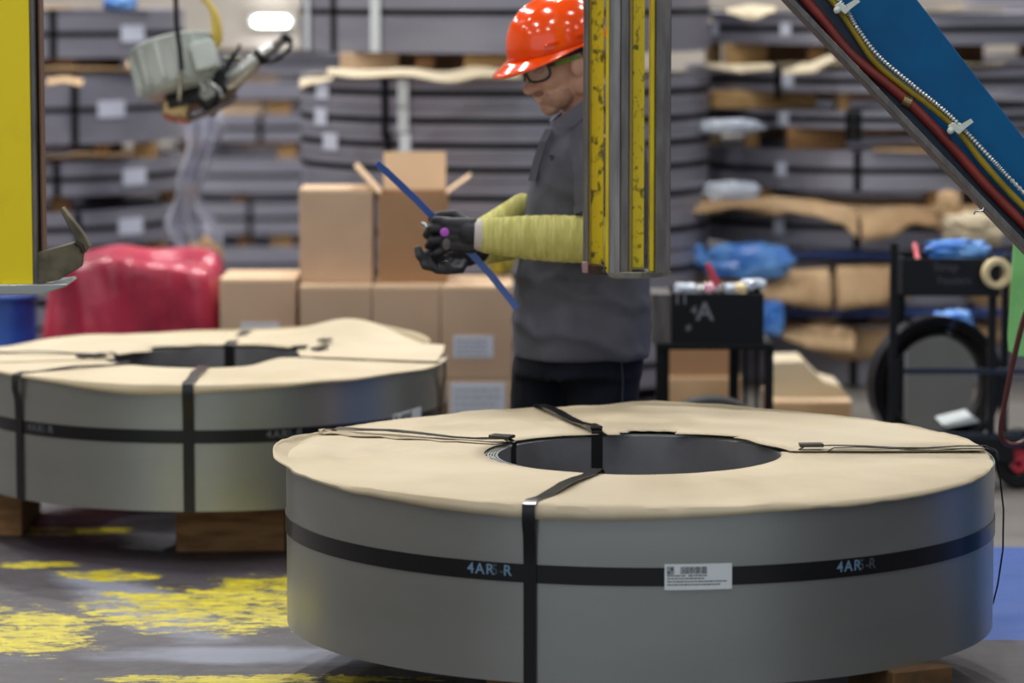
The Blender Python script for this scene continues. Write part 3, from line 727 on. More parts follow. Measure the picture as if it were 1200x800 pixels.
# crushed paper-topped carton
mb = MB(); pts = [(903,470),(903,424),(942,423),(965,447),(985,452),(998,470)]
mb.slab([P(x, y, 12.7) for x, y in pts], (0, .3, 0))
tag(obj('folded_cardboard', mb, kraft, bevel=.004), 'folded pale cardboard lying on the carton right of the bin cart', 'cardboard')

# ============================================================ RED BUNDLE, BLUE DRUM
Yb = 12.7; a = P(50, 400, Yb-.3); b = P(255, 300, Yb-.3)
mb = MB(); nx, ny, nz = 60, 20, 36; w_ = b.x-a.x; zt = .70; vs = {}; fs = []
def bp_(i, j, k):
    key = (i, j, k)
    if key in vs: return vs[key][0]
    u, v, s = i/nx*2-1, j/ny*2-1, k/nz
    e = 16; d = Vector((u, v, (s*2-1)))
    ln = (abs(d.x)**e + abs(d.y)**e + abs(d.z)**e)**(1/e); d = d/ln
    x = (a.x+b.x)/2 + d.x*w_/2*(1-.05*max(0, d.z)); y = Yb + d.y*.3; z = zt/2 + d.z*zt/2
    z += .05*max(0, d.z)*(noise.noise(Vector((x*3.2, y*3, 1))) + .5*math.exp(-((x-a.x-.22)/.10)**2)*1.2 - .25)
    f_ = noise.noise(Vector((x*7, z*1.6, y*6)))*.022 + .016*noise.noise(Vector((x*17+z*3, z*3, y*14))) + .02*max(0, math.sin(x*16+z*2.5))**6
    x += d.x*f_; y += d.y*f_*1.2
    vs[key] = (len(mb.v), 0); mb.v.append(Vector((x, y, max(0, z)))); return vs[key][0]
for i in range(nx):
    for k in range(nz):
        fs.append((bp_(i,0,k), bp_(i+1,0,k), bp_(i+1,0,k+1), bp_(i,0,k+1))); fs.append((bp_(i+1,ny,k), bp_(i,ny,k), bp_(i,ny,k+1), bp_(i+1,ny,k+1)))
for j in range(ny):
    for k in range(nz):
        fs.append((bp_(0,j+1,k), bp_(0,j,k), bp_(0,j,k+1), bp_(0,j+1,k+1))); fs.append((bp_(nx,j,k), bp_(nx,j+1,k), bp_(nx,j+1,k+1), bp_(nx,j,k+1)))
for i in range(nx):
    for j in range(ny):
        fs.append((bp_(i,j,nz), bp_(i+1,j,nz), bp_(i+1,j+1,nz), bp_(i,j+1,nz))); fs.append((bp_(i,j+1,0), bp_(i+1,j+1,0), bp_(i+1,j,0), bp_(i,j,0)))
mb.f = fs
tag(obj('wrapped_bundle', mb, redfilm, smooth=40), 'large block wrapped in shiny red plastic film behind the second coil', 'bundle')
t = thing('blue_drum', (P(12,400,12.9).x, 12.9, 0), 'blue plastic drum at the left edge, beside the red bundle', 'drum')
c = (P(8,400,12.9).x, 12.9, 0); zt = ZY(346, 12.9)
obj('drum_shell', MB().lathe(c, [(0,0),(.11,0),(.115,.02),(.115,.2),(.12,.21),(.12,.23),(.115,.24),(.115,zt-.03),(.11,zt-.01),(0,zt-.01)], 32), bluewrap, t)
obj('lid', MB().lathe(c, [(0,zt-.012),(.121,zt-.012),(.121,zt+.004),(.1,zt+.008),(0,zt+.008)], 32), bluewrap, t)
t = thing('blue_drum', (P(-50,400,13.2).x, 13.2, 0), 'blue plastic drum partly cut off at the left frame edge, farther back', 'drum')
c = (P(-40,400,13.2).x, 13.2, 0); zt = ZY(340, 13.2)
obj('drum_shell', MB().lathe(c, [(0,0),(.14,0),(.14,zt-.01),(0,zt-.01)], 32), bluewrap, t); obj('lid', MB().lathe(c, [(0,zt-.012),(.146,zt-.012),(.146,zt+.004),(0,zt+.008)], 32), bluewrap, t)

# ============================================================ BIN CART
Yc = 11.2; zt = ZY(402, Yc); X = lambda px, Y=Yc: P(px, 400, Y).x
t = thing('bin_stand', (X(838), Yc+.15, 0), 'black steel stand on thin legs carrying the black parts bin', 'stand')
obj('stand_top', MB().bx(X(769), X(907), Yc, Yc+.32, zt-.022, zt), black, t, bevel=.003)
for px, yy, r in ((774,Yc+.015,.014),(902,Yc+.015,.014),(867,Yc+.29,.016),(785,Yc+.29,.012)):
    obj('leg', MB().bx(X(px)-r, X(px)+r, yy-r+.01, yy+r+.01, 0, zt-.022), black, t)
for px in (879, 892): obj('hanging_rod', MB().tube([(X(px), Yc+.2, .12), (X(px), Yc+.2, zt-.02)], .005, 6), black, t)
obj('lower_shelf', MB().bx(X(769), X(907), Yc+.02, Yc+.3, .12, .135), black, t)
z1 = ZY(344, Yc); t = thing('parts_bin', (X(830), Yc+.14, zt), 'black bin with chalked letter A standing on the stand beside the worker', 'bin')
x0, x1 = X(787), X(895)
def openbin(x0, x1, y0, y1, z0, z1, th, sx=0):
    mb = MB(); mb.bx(x0, x1, y0, y0+th, z0, z1); mb.bx(x0, x1, y1-th, y1, z0, z1); mb.bx(x0, x0+th, y0+th, y1-th, z0, z1); mb.bx(x1-th, x1, y0+th, y1-th, z0, z1); mb.bx(x0+th, x1-th, y0+th, y1-th, z0, z0+th); return mb
obj('bin_body', openbin(x0, x1, Yc+.01, Yc+.27, zt, z1, .005), black, t, bevel=.002)
obj('bin_side', MB().bx(X(764), x0-.001, Yc+.02, Yc+.26, zt, z1-.004), greysteel, t, label='side face of the bin, painted grey as lit')  # side face of the black bin; grey colour stands in for light on it
fl = lambda px, py: (lambda x, y: Vector((X(px)+x, Yc+.0085, ZY(py, Yc)+y)))
obj('chalk_letter', text_mb('A', .085, fl(826, 366)), chalk, t, smooth=0); obj('chalk_letter', text_mb('4', .04, fl(813, 364)), chalk, t, smooth=0)
obj('chalk_mark', text_mb('11', .05, fl(798, 351)), chalk, t, smooth=0); obj('chalk_mark', text_mb('#', .03, fl(807, 384)), chalk, t, smooth=0)
random.seed(3); cols = [(whitefilm,'white'),(whitefilm,'white'),(brightsteel,'shiny metal'),(mat('pink_part',(226,170,190),.4),'pink'),(brightsteel,'shiny metal'),(whitefilm,'white'),(cream,'cream')]
for i, px in enumerate((800, 812, 823, 834, 846, 857, 869)):
    crumple('scrap_piece', (X(px), Yc+.12, z1+.004), (.045,.08,.04), cols[i][0], '%s scrap piece heaped in the black bin, %s from the left' % (cols[i][1], ORD[i] if i else 'first'), 'scrap', i+40, group='scrap pieces in the black bin')
tag(obj('red_stick', MB().tube([P(829,309,11.3), P(838,328,11.3), P(845,345,11.3)], [.010,.012,.013], 10), mat('red_handle',(196,70,88),.4)), 'red stick handle sticking up out of the black bin', 'tool')
crumple('plastic_film', P(882, 333, 11.45), (.085,.08,.035), whitefilm, 'cream film piece at the right end of the black bin', 'plastic film', 48)
# tyre-like black reel on the floor under the stand
t = thing('hose_drum', (X(834), 10.75, 0), 'black rounded drum just behind the front coil, under the bin stand', 'drum')
zc = ZY(462, 10.75)/2; Mx = Matrix.Rotation(PI/2, 3, 'X')
obj('tyre', MB().lathe((X(834, 10.75), 10.75, zc), [(zc*.45,-.05),(zc*.85,-.075),(zc*.97,-.055),(zc,0),(zc*.97,.055),(zc*.85,.075),(zc*.45,.05)], 40, M=Mx, closed=True), blackr, t)
obj('hub', MB().lathe((X(834, 10.75), 10.75, zc), [(0,-.04),(zc*.46,-.03),(zc*.46,.03),(0,.04)], 32, M=Mx), black, t)

# ============================================================ STRAPPING CART (right)
Yd = 11.5; X = lambda px, Y=Yd: P(px, 400, Y).x
t = thing('strapping_cart', (X(1115), Yd+.15, 0), 'black strapping cart with a tray on top and a strap reel, at the right', 'cart')
for px, y_top, Y in ((1047,285,Yd),(1056,330,Yd+.3),(1163,340,Yd),(1178,300,Yd+.3)):
    obj('post', MB().bx(X(px,Y)-.013, X(px,Y)+.013, Y, Y+.026, .09, ZY(y_top, Y)), black, t)
for py, x0, x1, h in ((432,1060,1210,.018),(508,1060,1200,.022)):
    obj('cross_bar', MB().bx(X(x0), X(x1), Yd-.002, Yd+.02, ZY(py,Yd)-h, ZY(py,Yd)), navy, t)
obj('base_frame', MB().bx(X(1110), X(1190), Yd-.02, Yd+.06, .09, ZY(512, Yd)), black, t, bevel=.004)
tr = obj('tray', openbin(X(1056), X(1170), Yd-.03, Yd+.3, ZY(346,Yd), ZY(302,Yd), .006), black, t, bevel=.002)
fl2 = lambda px, py: (lambda x, y: Vector((X(px)+x, Yd-.0325, ZY(py, Yd)+y)))
obj('chalk_lettering', text_mb('Strap', .04, fl2(1106, 312)), mat('faint_chalk', (64,64,76), .9), tr, smooth=0); obj('chalk_lettering', text_mb('Feeders', .036, fl2(1116, 328)), MATS['faint_chalk'], tr, smooth=0)
for px, Y in ((1196, Yd+.02), (1196, Yd+.3)):
    wz = .085; cx = X(px, Y)
    wh = obj('wheel', MB().lathe((cx, Y, wz), [(.05,-.022),(.078,-.024),(.085,-.012),(.085,.012),(.078,.024),(.05,.022)], 32, M=Mx, closed=True), blackr, t)
    obj('hub', MB().lathe((cx, Y, wz), [(0,-.03),(.02,-.028),(.03,-.02),(.03,.02),(0,.02)], 24, M=Mx), redp, wh, label='red wheel hub')
for Y in (Yd+.02, Yd+.28): obj('wheel', MB().lathe((X(1065), Y, .045), [(.01,-.012),(.045,-.012),(.045,.012),(.01,.012)], 20, M=Mx, closed=True), blackr, t)
obj('axle', MB().tube([(X(1196), Yd, .085), (X(1196), Yd+.32, .085)], .01, 8), greysteel, t)
obj('lower_rail', MB().bx(X(1045), X(1196), Yd+.1, Yd+.16, .075, .1), black, t)
# reel of black strapping
rc = P(1096, 450, Yd+.185); t = thing('strap_reel', (rc.x, rc.y, rc.z-.24), 'big ring of wound black strapping leaning on the strapping cart', 'strap reel')
My = rotz(.25) @ Mx
for k in range(6):
    r = .238 - k*.012
    obj('strap_winding', MB().lathe(rc, [(r-.0105,-.035+.002*k),(r,-.035),(r,.035),(r-.0105,.035-.002*k)], 56, M=My, closed=True), blackr if k % 2 else blackstrap, t)
# ring of tape
rc = P(1168, 320, Yd-.06); tag(obj('tape_ring', MB().lathe(rc, [(.030,-.012),(.046,-.014),(.052,-.008),(.052,.008),(.046,.014),(.030,.012)], 36, M=rotz(.2) @ Mx, closed=True), cream), 'cream ring of tape hanging on the strapping cart', 'tape')
tag(obj('hook', MB().tube([P(1183,293,Yd-.02), P(1177,302,Yd-.04), P(1172,306,Yd-.06), P(1169,310,Yd-.06)], .005, 8), black), 'black hook holding the cream tape ring', 'hook')
tag(obj('paper_sheet', MB().slab([P(1104,497,11.62), P(1140,488,11.62), P(1148,494,11.62), P(1110,501,11.62)], (0,.2,0)), paperw), 'white folded paper on the bottom bar of the strapping cart', 'paper')
tag(obj('crate', MB().bx(X(1060,12.2), X(1142,12.2), 12.2, 12.55, 0, ZY(392,12.2)), mat('grey_crate', (120,122,122), .7), bevel=.01), 'grey crate seen through the strap reel', 'crate')
tag(obj('tool_handle', MB().tube([P(1072,286,Yd+.1), P(1076,306,Yd-.02)], [.008,.010], 8), redp), 'small red handle sticking out of the cart tray', 'tool')

# ============================================================ YELLOW MAST (centre) and GRAB LEG (left)
def vx(x0, x1, y_bot, Y0, Y1, m, parent, name, ztop=7.0, bev=.002, label=None):
    return obj(name, MB().bx(P(x0,200,Y0).x, P(x1,200,Y0).x, Y0, Y1, ZY(y_bot, Y0), ztop), m, parent, bevel=bev, label=label)
Ym = 8.95; t = thing('lifting_mast', P(735, 326, Ym), 'vertical yellow and grey steel mast hanging in front of the worker\'s back', 'mast')
vx(684, 690, 318, Ym+.12, Ym+.22, greysteel, t, 'guide_rail')
vx(690, 692.5, 312, Ym+.13, Ym+.20, mat('khaki_edge', (164,150,84), .5), t, 'rail_edge')
vx(692.5, 707.5, 311, Ym+.16, Ym+.20, yellow, t, 'yellow_web')
vx(711, 714, 320, Ym+.02, Ym+.14, yellow_flat, t, 'side_flange', label='bright yellow flange')
vx(714, 727, 320, Ym, Ym+.1, mat('pale_grey_steel', (140,140,140), .35, .5, (110,108,108), 10, (4,4,.4)), t, 'front_rail')
vx(727, 737, 320, Ym+.004, Ym+.1, greysteel, t, 'front_rail')
vx(737, 741, 319, Ym+.02, Ym+.06, MATS['khaki_edge'], t, 'rail_edge')
vx(741, 755, 314, Ym+.05, Ym+.09, yellow, t, 'yellow_web')
vx(761.5, 767, 318, Ym+.03, Ym+.12, yellow_flat, t, 'side_flange')
vx(768, 786, 320, Ym, Ym+.1, greysteel, t, 'guide_rail')
pt = lambda x, y, Y=Ym: P(x, y, Y)
obj('foot_plate', MB().slab([pt(711,319), pt(787,319), pt(787,323), pt(760,326), pt(720,327), pt(713,324)], (0, .14, 0)), mat('foot_plate_steel', (124,122,112), .35, .7, (84,82,76), 20), t, bevel=.002)
obj('foot_plate', MB().slab([pt(683,309,Ym+.12), pt(711,312,Ym+.12), pt(711,322,Ym+.12), pt(690,321,Ym+.12), pt(682,316,Ym+.12)], (0,.1,0)), rust, t, bevel=.002)
obj('edge_clip', MB().bx(P(683,0,Ym+.1).x, P(690,0,Ym+.1).x, Ym+.1, Ym+.125, ZY(320,Ym+.1), ZY(307,Ym+.1)), mat('mauve_steel', (142,116,126), .5), t, bevel=.003)
obj('cross_tie', MB().bx(P(686,0,Ym).x, P(786,0,Ym).x, Ym+.1, Ym+.13, 2.3, 2.42), greysteel, t)
for x, y in ((706,308),(709,314),(756,319),(708,318)): obj('bolt', MB().sph(P(x, y, Ym+.01), .0045, 8, 6), seal, t)
Yl = 9.0; t = thing('grab_leg', P(25, 345, Yl), 'wide yellow steel grab leg with a claw at its foot, left edge', 'grab leg')
vx(-48, 37, 337, Yl, Yl+.12, mat('grab_yellow', (240,216,0), .45, 0, (206,176,0), 3.5, (1,1,.6), lo=.5, hi=.75, bump=.1), t, 'yellow_plate')
vx(37, 43, 336, Yl-.002, Yl+.05, greysteel, t, 'worn_edge')
vx(43, 46.5, 300, Yl+.03, Yl+.1, rust, t, 'rusty_rail')
vx(46.5, 49, 296, Yl+.02, Yl+.1, mat('brown_rail', (120,92,74), .5, .4), t, 'rail_edge')
cl = obj('claw_plate', MB().slab([pt(43,296,Yl), pt(86,284,Yl), pt(92,282,Yl), pt(99,290,Yl), pt(96,312,Yl), pt(70,328,Yl), pt(43,333,Yl)], (0,.03,0)), darksteel, t, bevel=.003)
obj('claw_tip', MB().slab([pt(70,246,Yl-.01), pt(73,243,Yl-.01), pt(98,275,Yl-.01), pt(105,290,Yl-.01), pt(99,297,Yl-.01), pt(92,288,Yl-.01)], (0,.05,0)), darksteel, cl, bevel=.002)
obj('weld_bead', MB().tube([pt(88,284,Yl-.012), pt(95,288,Yl-.012), pt(98,296,Yl-.012)], .007, 8), rust, cl)
obj('foot_plate', MB().slab([pt(-48,334,Yl-.02), pt(80,332.5,Yl-.02), pt(76,336,Yl-.02), pt(50,345,Yl-.02), pt(-48,346.5,Yl-.02)], (0,.2,0)), brightsteel, t, bevel=.003)
obj('foot_lug', MB().slab([pt(62,330,Yl+.03), pt(86,325,Yl+.03), pt(82,330,Yl+.03), pt(64,334,Yl+.03)], (0,.05,0)), brightsteel, t)

# ============================================================ BLUE ARM with hoses
Ya = 8.35; pa = lambda x, y, d=0: P(x, y, Ya+d)
t = thing('machine_arm', P(1100, 180, Ya), 'sloping blue steel machine arm crossing the upper right corner', 'machine arm')
obj('web_plate', MB().slab([pa(864,-60), pa(1020,-69), pa(1075,0), pa(1135,78), pa(1200,162), pa(1330,330), pa(1330,426)], (0,.10,0)), bluep, t, bevel=.003)
obj('lower_rail', MB().slab([pa(866,-60,-.012), pa(884,-60,-.012), pa(1330,402,-.012), pa(1330,421,-.012)], (0,.012,0)), navy, t)  # thin navy strip laid over the web along its lower edge
obj('navy_band', MB().slab([pa(884,-60,-.006), pa(921,-60,-.006), pa(990,20,-.006), pa(1050,98,-.006), pa(1130,180,-.006), pa(1210,262,-.006), pa(1330,380,-.006), pa(1330,402,-.006)], (0,.006,0)), navy, t)  # darker navy band over the web, built as a thin plate
obj('flange_edge', MB().slab([pa(859,-66,-.06), pa(868,-66,-.06), pa(1330,416,-.06), pa(1330,428,-.06)], (0,.2,0)), greysteel, t, bevel=.002)
obj('support_post', MB().bx(1.50, 1.66, Ya-.03, Ya+.13, 0, 1.25), bluep, t, bevel=.005)
def hose(name, pts, r, m, label, off=-.025, seg=4, n=10, ribs=False):
    P3 = [pa(x, y, off) for x, y in pts]; out = []
    for i in range(len(P3)-1):
        p0 = P3[max(i-1,0)]; p1 = P3[i]; p2 = P3[i+1]; p3 = P3[min(i+2,len(P3)-1)]
        L = int(((p2-p1).length)/.0042) if ribs else seg*2
        for k in range(max(L,1)):
            s = k/max(L,1); out.append(.5*((2*p1)+(p2-p0)*s+(2*p0-5*p1+4*p2-p3)*s*s+(3*p1-p0-3*p2+p3)*s**3))
    out.append(P3[-1]); rr = [r*(1.05 if k % 2 else .55) for k in range(len(out))] if ribs else r
    o = obj(name, MB().tube(out, rr, n), m, smooth=60); return tag(o, label, 'hose', 'hoses clipped along the blue arm')
hose('air_hose', [(896,-60),(944,0),(965,24),(1000,66),(1063,118),(1110,166),(1160,222),(1205,268),(1320,385)], .0125, redhose, 'thick red-brown hose along the blue arm')
hose('air_hose', [(930,-50),(975,0),(1000,35),(1025,72),(1055,98),(1090,124),(1120,150),(1150,188),(1180,222),(1210,252),(1320,360)], .0085, yelhose, 'thinner yellow hose beside the red one on the blue arm')
hose('braided_hose', [(940,-55),(988,6),(1004,32),(1030,66),(1070,100),(1100,124),(1124,146),(1160,184),(1200,226),(1320,345)], .0062, braid, 'ribbed silver braided hose along the blue arm', off=-.034, ribs=True, n=8)
hose('air_hose', [(892,-60),(938,-2),(962,26),(1010,84),(1040,116)], .006, mat('dark_red_hose', (84,32,30), .5), 'thin dark red hose hugging the lower edge of the blue arm', off=-.018)
for (x, y) in ((988, 9), (1121, 150)):
    c = thing('hose_clip', pa(x, y, -.04), 'milky plastic clip at the top of the hoses on the blue arm' if y < 50 else 'milky plastic clip in the middle of the hoses on the blue arm', 'clip', 'hose clips')
    obj('clip_body', MB().slab([pa(x-10,y-2,-.05), pa(x-4,y-7,-.05), pa(x+9,y+2,-.05), pa(x+3,y+8,-.05)], (0,.02,0)), clearp, c, bevel=.002)
    obj('clip_tail', MB().slab([pa(x+3,y-3,-.045), pa(x+17,y-11,-.045), pa(x+20,y-7,-.045), pa(x+8,y+2,-.045)], (0,.008,0)), clearp, c)
    obj('clip_head', MB().sph(pa(x-7, y+3, -.05), .009, 10, 8), clearp, c)
tag(obj('hose_band', MB().tube([pa(1058,117,-.028), pa(1067,121,-.028)], .0145, 12), brass), 'brass band clamped round the red hose on the blue arm', 'clamp')
tag(obj('cable_hook', MB().tube([pa(1155,242,-.05), pa(1151,247,-.05), pa(1143,247,-.05), pa(1141,251,-.05)], .003, 8), brightsteel), 'small wire hook under the lower edge of the blue arm', 'hook')
# hanging brown hose loop and green webbing
pb = lambda x, y, Y=9.3: P(x, y, Y)
pts = [pb(1226,300), pb(1212,340), pb(1198,380), pb(1186,430), pb(1176,480), pb(1173,505), pb(1178,518), pb(1190,521), pb(1205,514), pb(1222,490), pb(1236,440)]
sm = []
for i in range(len(pts)-1):
    p0, p1, p2, p3 = pts[max(i-1,0)], pts[i], pts[i+1], pts[min(i+2,len(pts)-1)]
    for k in range(5):
        s = k/5; sm.append(.5*((2*p1)+(p2-p0)*s+(2*p0-5*p1+4*p2-p3)*s*s+(3*p1-p0-3*p2+p3)*s**3))
tag(obj('rubber_hose', MB().tube(sm, .008, 10), mat('brown_rubber', (84,34,26), .35)), 'brown rubber hose looping down at the right edge', 'hose')
tag(obj('webbing_sling', MB().slab([pb(1188,282,9.8), pb(1245,282,9.8), pb(1245,418,9.8), pb(1194,418,9.8), pb(1182,412,9.8), pb(1181,395,9.8)], (0,.01,0)), greenm, bevel=.003), 'bright green webbing hanging at the right edge, above the hose loop', 'sling')

# ============================================================ HANGING STRAPPING TOOL
Yt = 11.7; pt = lambda x, y, d=0: P(x, y, Yt+d)
t = thing('strapping_tool', pt(215, 140), 'pneumatic strapping tool with ribbed grey housing and silver handle, hanging upper left', 'power tool')
axis = Vector((-.27, .30, 1)).normalized(); zq = axis; xq = zq.cross(Vector((0,1,0))).normalized(); yq = zq.cross(xq)
MT = Matrix((xq, yq, zq)).transposed(); hc = pt(206, 80)
hs = obj('motor_housing', MB().lathe(hc, [(0,-.09),(.105,-.09),(.128,-.07),(.135,-.03),(.146,.06),(.152,.075),(.146,.08),(.132,.06),(.12,-.04),(0,-.05)], 48, M=MT), greyhood, t)
for k in range(14):
    a = 2*PI*k/14; d = MT @ Vector((math.cos(a), math.sin(a), 0)); q = hc + d*.142 + axis*.0
    R3 = MT @ rotz(a); obj('rib', MB().box(q, (.018, .014, .13), R3), greyhood, hs, bevel=.003)
hoodbox = obj('exhaust_port', MB().box(pt(240, 66, -.12), (.08,.05,.10), MT), greyhood, hs, bevel=.006)
obj('gear_case', MB().box(pt(218,112), (.13,.12,.10), MT), black, t, bevel=.01)
obj('gear_case', MB().box(pt(250,104), (.15,.12,.11), MT @ Matrix.Rotation(.6,3,'Y')), black, t, bevel=.01)
for x, y in ((236,92),(243,108)): obj('cover_plate', MB().tube([pt(x,y,-.07), pt(x,y,-.05)], .027, 16), mat('grey_cover', (150,152,148), .4, .4), t)
obj('lever_arm', MB().tube([pt(224,86,-.07), pt(236,98,-.08), pt(240,108,-.08)], .008, 8), brightsteel, t)
obj('lever_arm', MB().tube([pt(243,94,-.07), pt(258,106,-.08), pt(260,114,-.08)], .007, 8), brightsteel, t)
obj('base_foot', MB().box(pt(208,131,-.02), (.085,.1,.055), MT @ Matrix.Rotation(-.45,3,'Y')), brass, t, bevel=.004, label='brass coloured foot')
for x, y in ((211,136),(218,139),(205,141)): obj('bolt', MB().sph(pt(x,y,-.075), .009, 8, 6), brass, t)
obj('tension_bar', MB().tube([pt(222,140,-.04), pt(245,131,-.05), pt(270,120,-.04), pt(276,110,-.04)], [.01,.012,.013,.010], 10), greysteel, t)
hd = obj('handle', MB().tube([pt(266,103,-.05), pt(272,95,-.05), pt(302,69,-.05), pt(304,67,-.05)], [.016,.034,.030,.02], 20), brightsteel, t, label='polished silver handle')
obj('collar', MB().tube([pt(303,69,-.05), pt(308,64,-.05)], .033, 16), black, hd)
obj('valve', MB().tube([pt(308,64,-.05), pt(322,54,-.05)], [.024,.02], 16), brightsteel, hd)
obj('valve_knob', MB().sph(pt(334,45,-.05), .018, 12, 8), black, hd)
obj('valve_nut', MB().tube([pt(322,54,-.05), pt(332,46,-.05)], .015, 8), greysteel, hd)
obj('guard_cable', MB().tube([pt(334,44,-.05), pt(341,46,-.05), pt(340,56,-.05), pt(330,66,-.05), pt(318,72,-.05), pt(306,70,-.05)], .007, 8), black, hd)
obj('side_rod', MB().tube([pt(262,68,-.02), pt(284,68,-.02)], .01, 8), brightsteel, t)
obj('trigger', MB().tube([pt(282,52,-.03), pt(272,68,-.03), pt(262,88,-.04)], [.005,.009,.012], 8), black, t)
obj('chain_strap', MB().tube([pt(210,84,-.16), pt(211,100,-.15), pt(210,118,-.1)], .007, 6), brightsteel, t)
tag(obj('air_hose', MB().tube([pt(209,-260,-.16), pt(208,-40,-.16), pt(206,0,-.16), pt(207,30,-.16), pt(211,60,-.16), pt(213,82,-.16)], .0085, 10), blackr), 'black hose dropping to the hanging strapping tool', 'hose')
tag(obj('coiled_hose', MB().tube([pt(225,-260,0), pt(226,-30,0), pt(236,-4,0), pt(246,6,0), pt(252,18,0), pt(254,32,0), pt(255,46,0), pt(253,54,0)], [.01,.01,.01,.01,.015,.018,.018,.012], 12), mat('yellow_air_hose', (208,184,84), .4)), 'yellow air hose dropping to the hanging strapping tool', 'hose')

# ============================================================ THE WORKER
YM = 9.62
wk = thing('person', (P(680,400,YM).x, YM, 0), 'worker in orange hard hat, charcoal polo, jeans and yellow sleeves, looking down at gloved hands', 'person')
HS = 1.13; hp = rd(17); hy = rd(24)
fwd = Vector((-math.cos(hy)*math.cos(hp), -math.sin(hy)*math.cos(hp), -math.sin(hp)))
lat = Vector((math.sin(hy), -math.cos(hy), 0)).normalized()      # his left, towards the camera
upv = lat.cross(fwd).normalized()
if upv.z < 0: upv = -upv
HC = P(654, 51, YM-.03)
def H(f, l, u): return HC + (fwd*f + lat*l + upv*u)*HS
def HE(mb, f, l, u, a, b, c, pit=0, n=18, m=12):
    fx = (fwd*math.cos(pit) + upv*math.sin(pit)); ux = (upv*math.cos(pit) - fwd*math.sin(pit))
    return mb.ell(H(f,l,u), (fx*a*HS, lat*b*HS, ux*c*HS), n, m)
def Q(px, py, dy=0): return P(px, py, YM+dy)
mb = MB()
HE(mb, -.012, 0, .0, .098, .076, .098); HE(mb, .03, 0, -.06, .066, .062, .075); HE(mb, .038, 0, -.108, .056, .054, .050)
HE(mb, .062, 0, -.140, .026, .028, .024); HE(mb, .0, 0, -.10, .06, .058, .055, -.3)
HE(mb, .093, 0, -.052, .014, .012, .032, .35); HE(mb, .108, 0, -.084, .018, .0145, .014); HE(mb, .094, .012, -.086, .010, .008, .008); HE(mb, .094, -.012, -.086, .010, .008, .008)
HE(mb, .080, 0, -.014, .018, .055, .012); HE(mb, .088, 0, -.106, .012, .024, .006); HE(mb, .086, 0, -.117, .011, .021, .007)
for s in (1, -1):
    HE(mb, .062, s*.038, -.075, .026, .022, .022); HE(mb, .000, s*.080, -.052, .020, .008, .033, .15); HE(mb, .004, s*.082, -.052, .010, .008, .028, .15)
    HE(mb, -.012, s*.058, -.105, .03, .014, .03)
nb = [H(-.03, 0, -.06), H(-.035, 0, -.13), Q(688,160), Q(692,192)]
mb.limb(nb, [.062, .066, .066, .07])
shN, shF = Q(702,172,-.19), Q(690,168,.19)
mb.limb([Q(695,190), shN], [.07,.045]); mb.limb([Q(695,190), shF], [.07,.045])
elN, wrN = Q(712,282,-.25), Q(563,276,-.26)
elF, wrF = Q(655,262,.20), Q(560,292,-.10)
mb.limb([shN, elN, wrN], [.055,.045,.03]); mb.limb([shF, elF, wrF], [.055,.045,.03])
mb.limb([Q(690,190), Q(690,380)], [.11,.13])
mb.limb([Q(660,405,.08), Q(645,560,.10), P(650,645,YM+.08)], [.085,.06,.045]); mb.limb([Q(705,405,-.03), Q(706,560,-.02), P(712,650,YM-.02)], [.085,.06,.045])
body = obj('body', mb, skin, wk, remesh=.0055, smo=4)
# eyes behind glasses, brows, moustache, stubble, hair
for s in (1, -1):
    obj('eyelid', HE(MB(), .079, s*.030, -.044, .013, .017, .0075), mat('eyelid_skin', (150,98,78), .5), body)
    obj('eyebrow', HE(MB(), .087, s*.032, -.021, .010, .024, .0045), hairm, body)
obj('moustache', HE(MB(), .089, 0, -.1005, .0145, .031, .0085), mat('moustache_hair', (150,114,98), .9), body)
mb = MB(); HE(mb, .0375, 0, -.112, .0568, .0548, .0470); HE(mb, .064, 0, -.141, .0265, .029, .0245); obj('stubble', mb, stubble, body)
mb = MB(); HE(mb, -.042, 0, -.03, .072, .0795, .06); HE(mb, .0, 0, -.008, .075, .0790, .032); obj('hair', mb, hairm, body, remesh=.006, smo=3)
# glasses
gl = thing('dummy', (0,0,0), 'x', 'x'); bpy.data.objects.remove(gl)
def gp(ph, u, ex=0): # wrap-around position
    return H((.103+ex)*math.cos(ph*.95)+.004, (.080+ex)*math.sin(ph), u)
gf = None
for s in (1, -1):
    loop = []
    for k in range(24):
        a = 2*PI*k/24; ph = .52 + .42*math.copysign(abs(math.cos(a))**.7, math.cos(a)); u = -.044 + .0235*math.copysign(abs(math.sin(a))**.7, math.sin(a))*(1-.15*math.cos(a))*(1+.15*math.cos(a)); loop.append(gp(s*ph, u))
    loop.append(loop[0])
    o = obj('glasses_frame' if gf is None else 'lens_rim', MB().tube(loop, .0032*HS, 8, caps=False), framem, wk if gf is None else gf, smooth=60)
    if gf is None: gf = o
    obj('lens', MB().add([gp(s*.46, -.054)] + loop[:-1], [(0, 1+k, 1+(k+1) % 24) for k in range(24)]), lensm, gf)
    obj('temple_arm', MB().tube([gp(s*.90, -.034, .002), gp(s*1.1, -.034, .004), gp(s*1.32, -.034, .006)], .0042*HS, 8), framem, gf)
    obj('temple_tip', MB().tube([gp(s*1.12, -.034, .005), gp(s*1.4, -.034, .007), H(-.010, s*.085, -.035)], .0048*HS, 8), limem, gf, label='lime green temple end')
obj('bridge', MB().tube([gp(.12, -.038), gp(0, -.036, .004), gp(-.12, -.038)], .003*HS, 8), framem, gf)
obj('side_shield', MB().tube([gp(.12, -.06), gp(.1, -.068)], .004, 6), limem, gf)
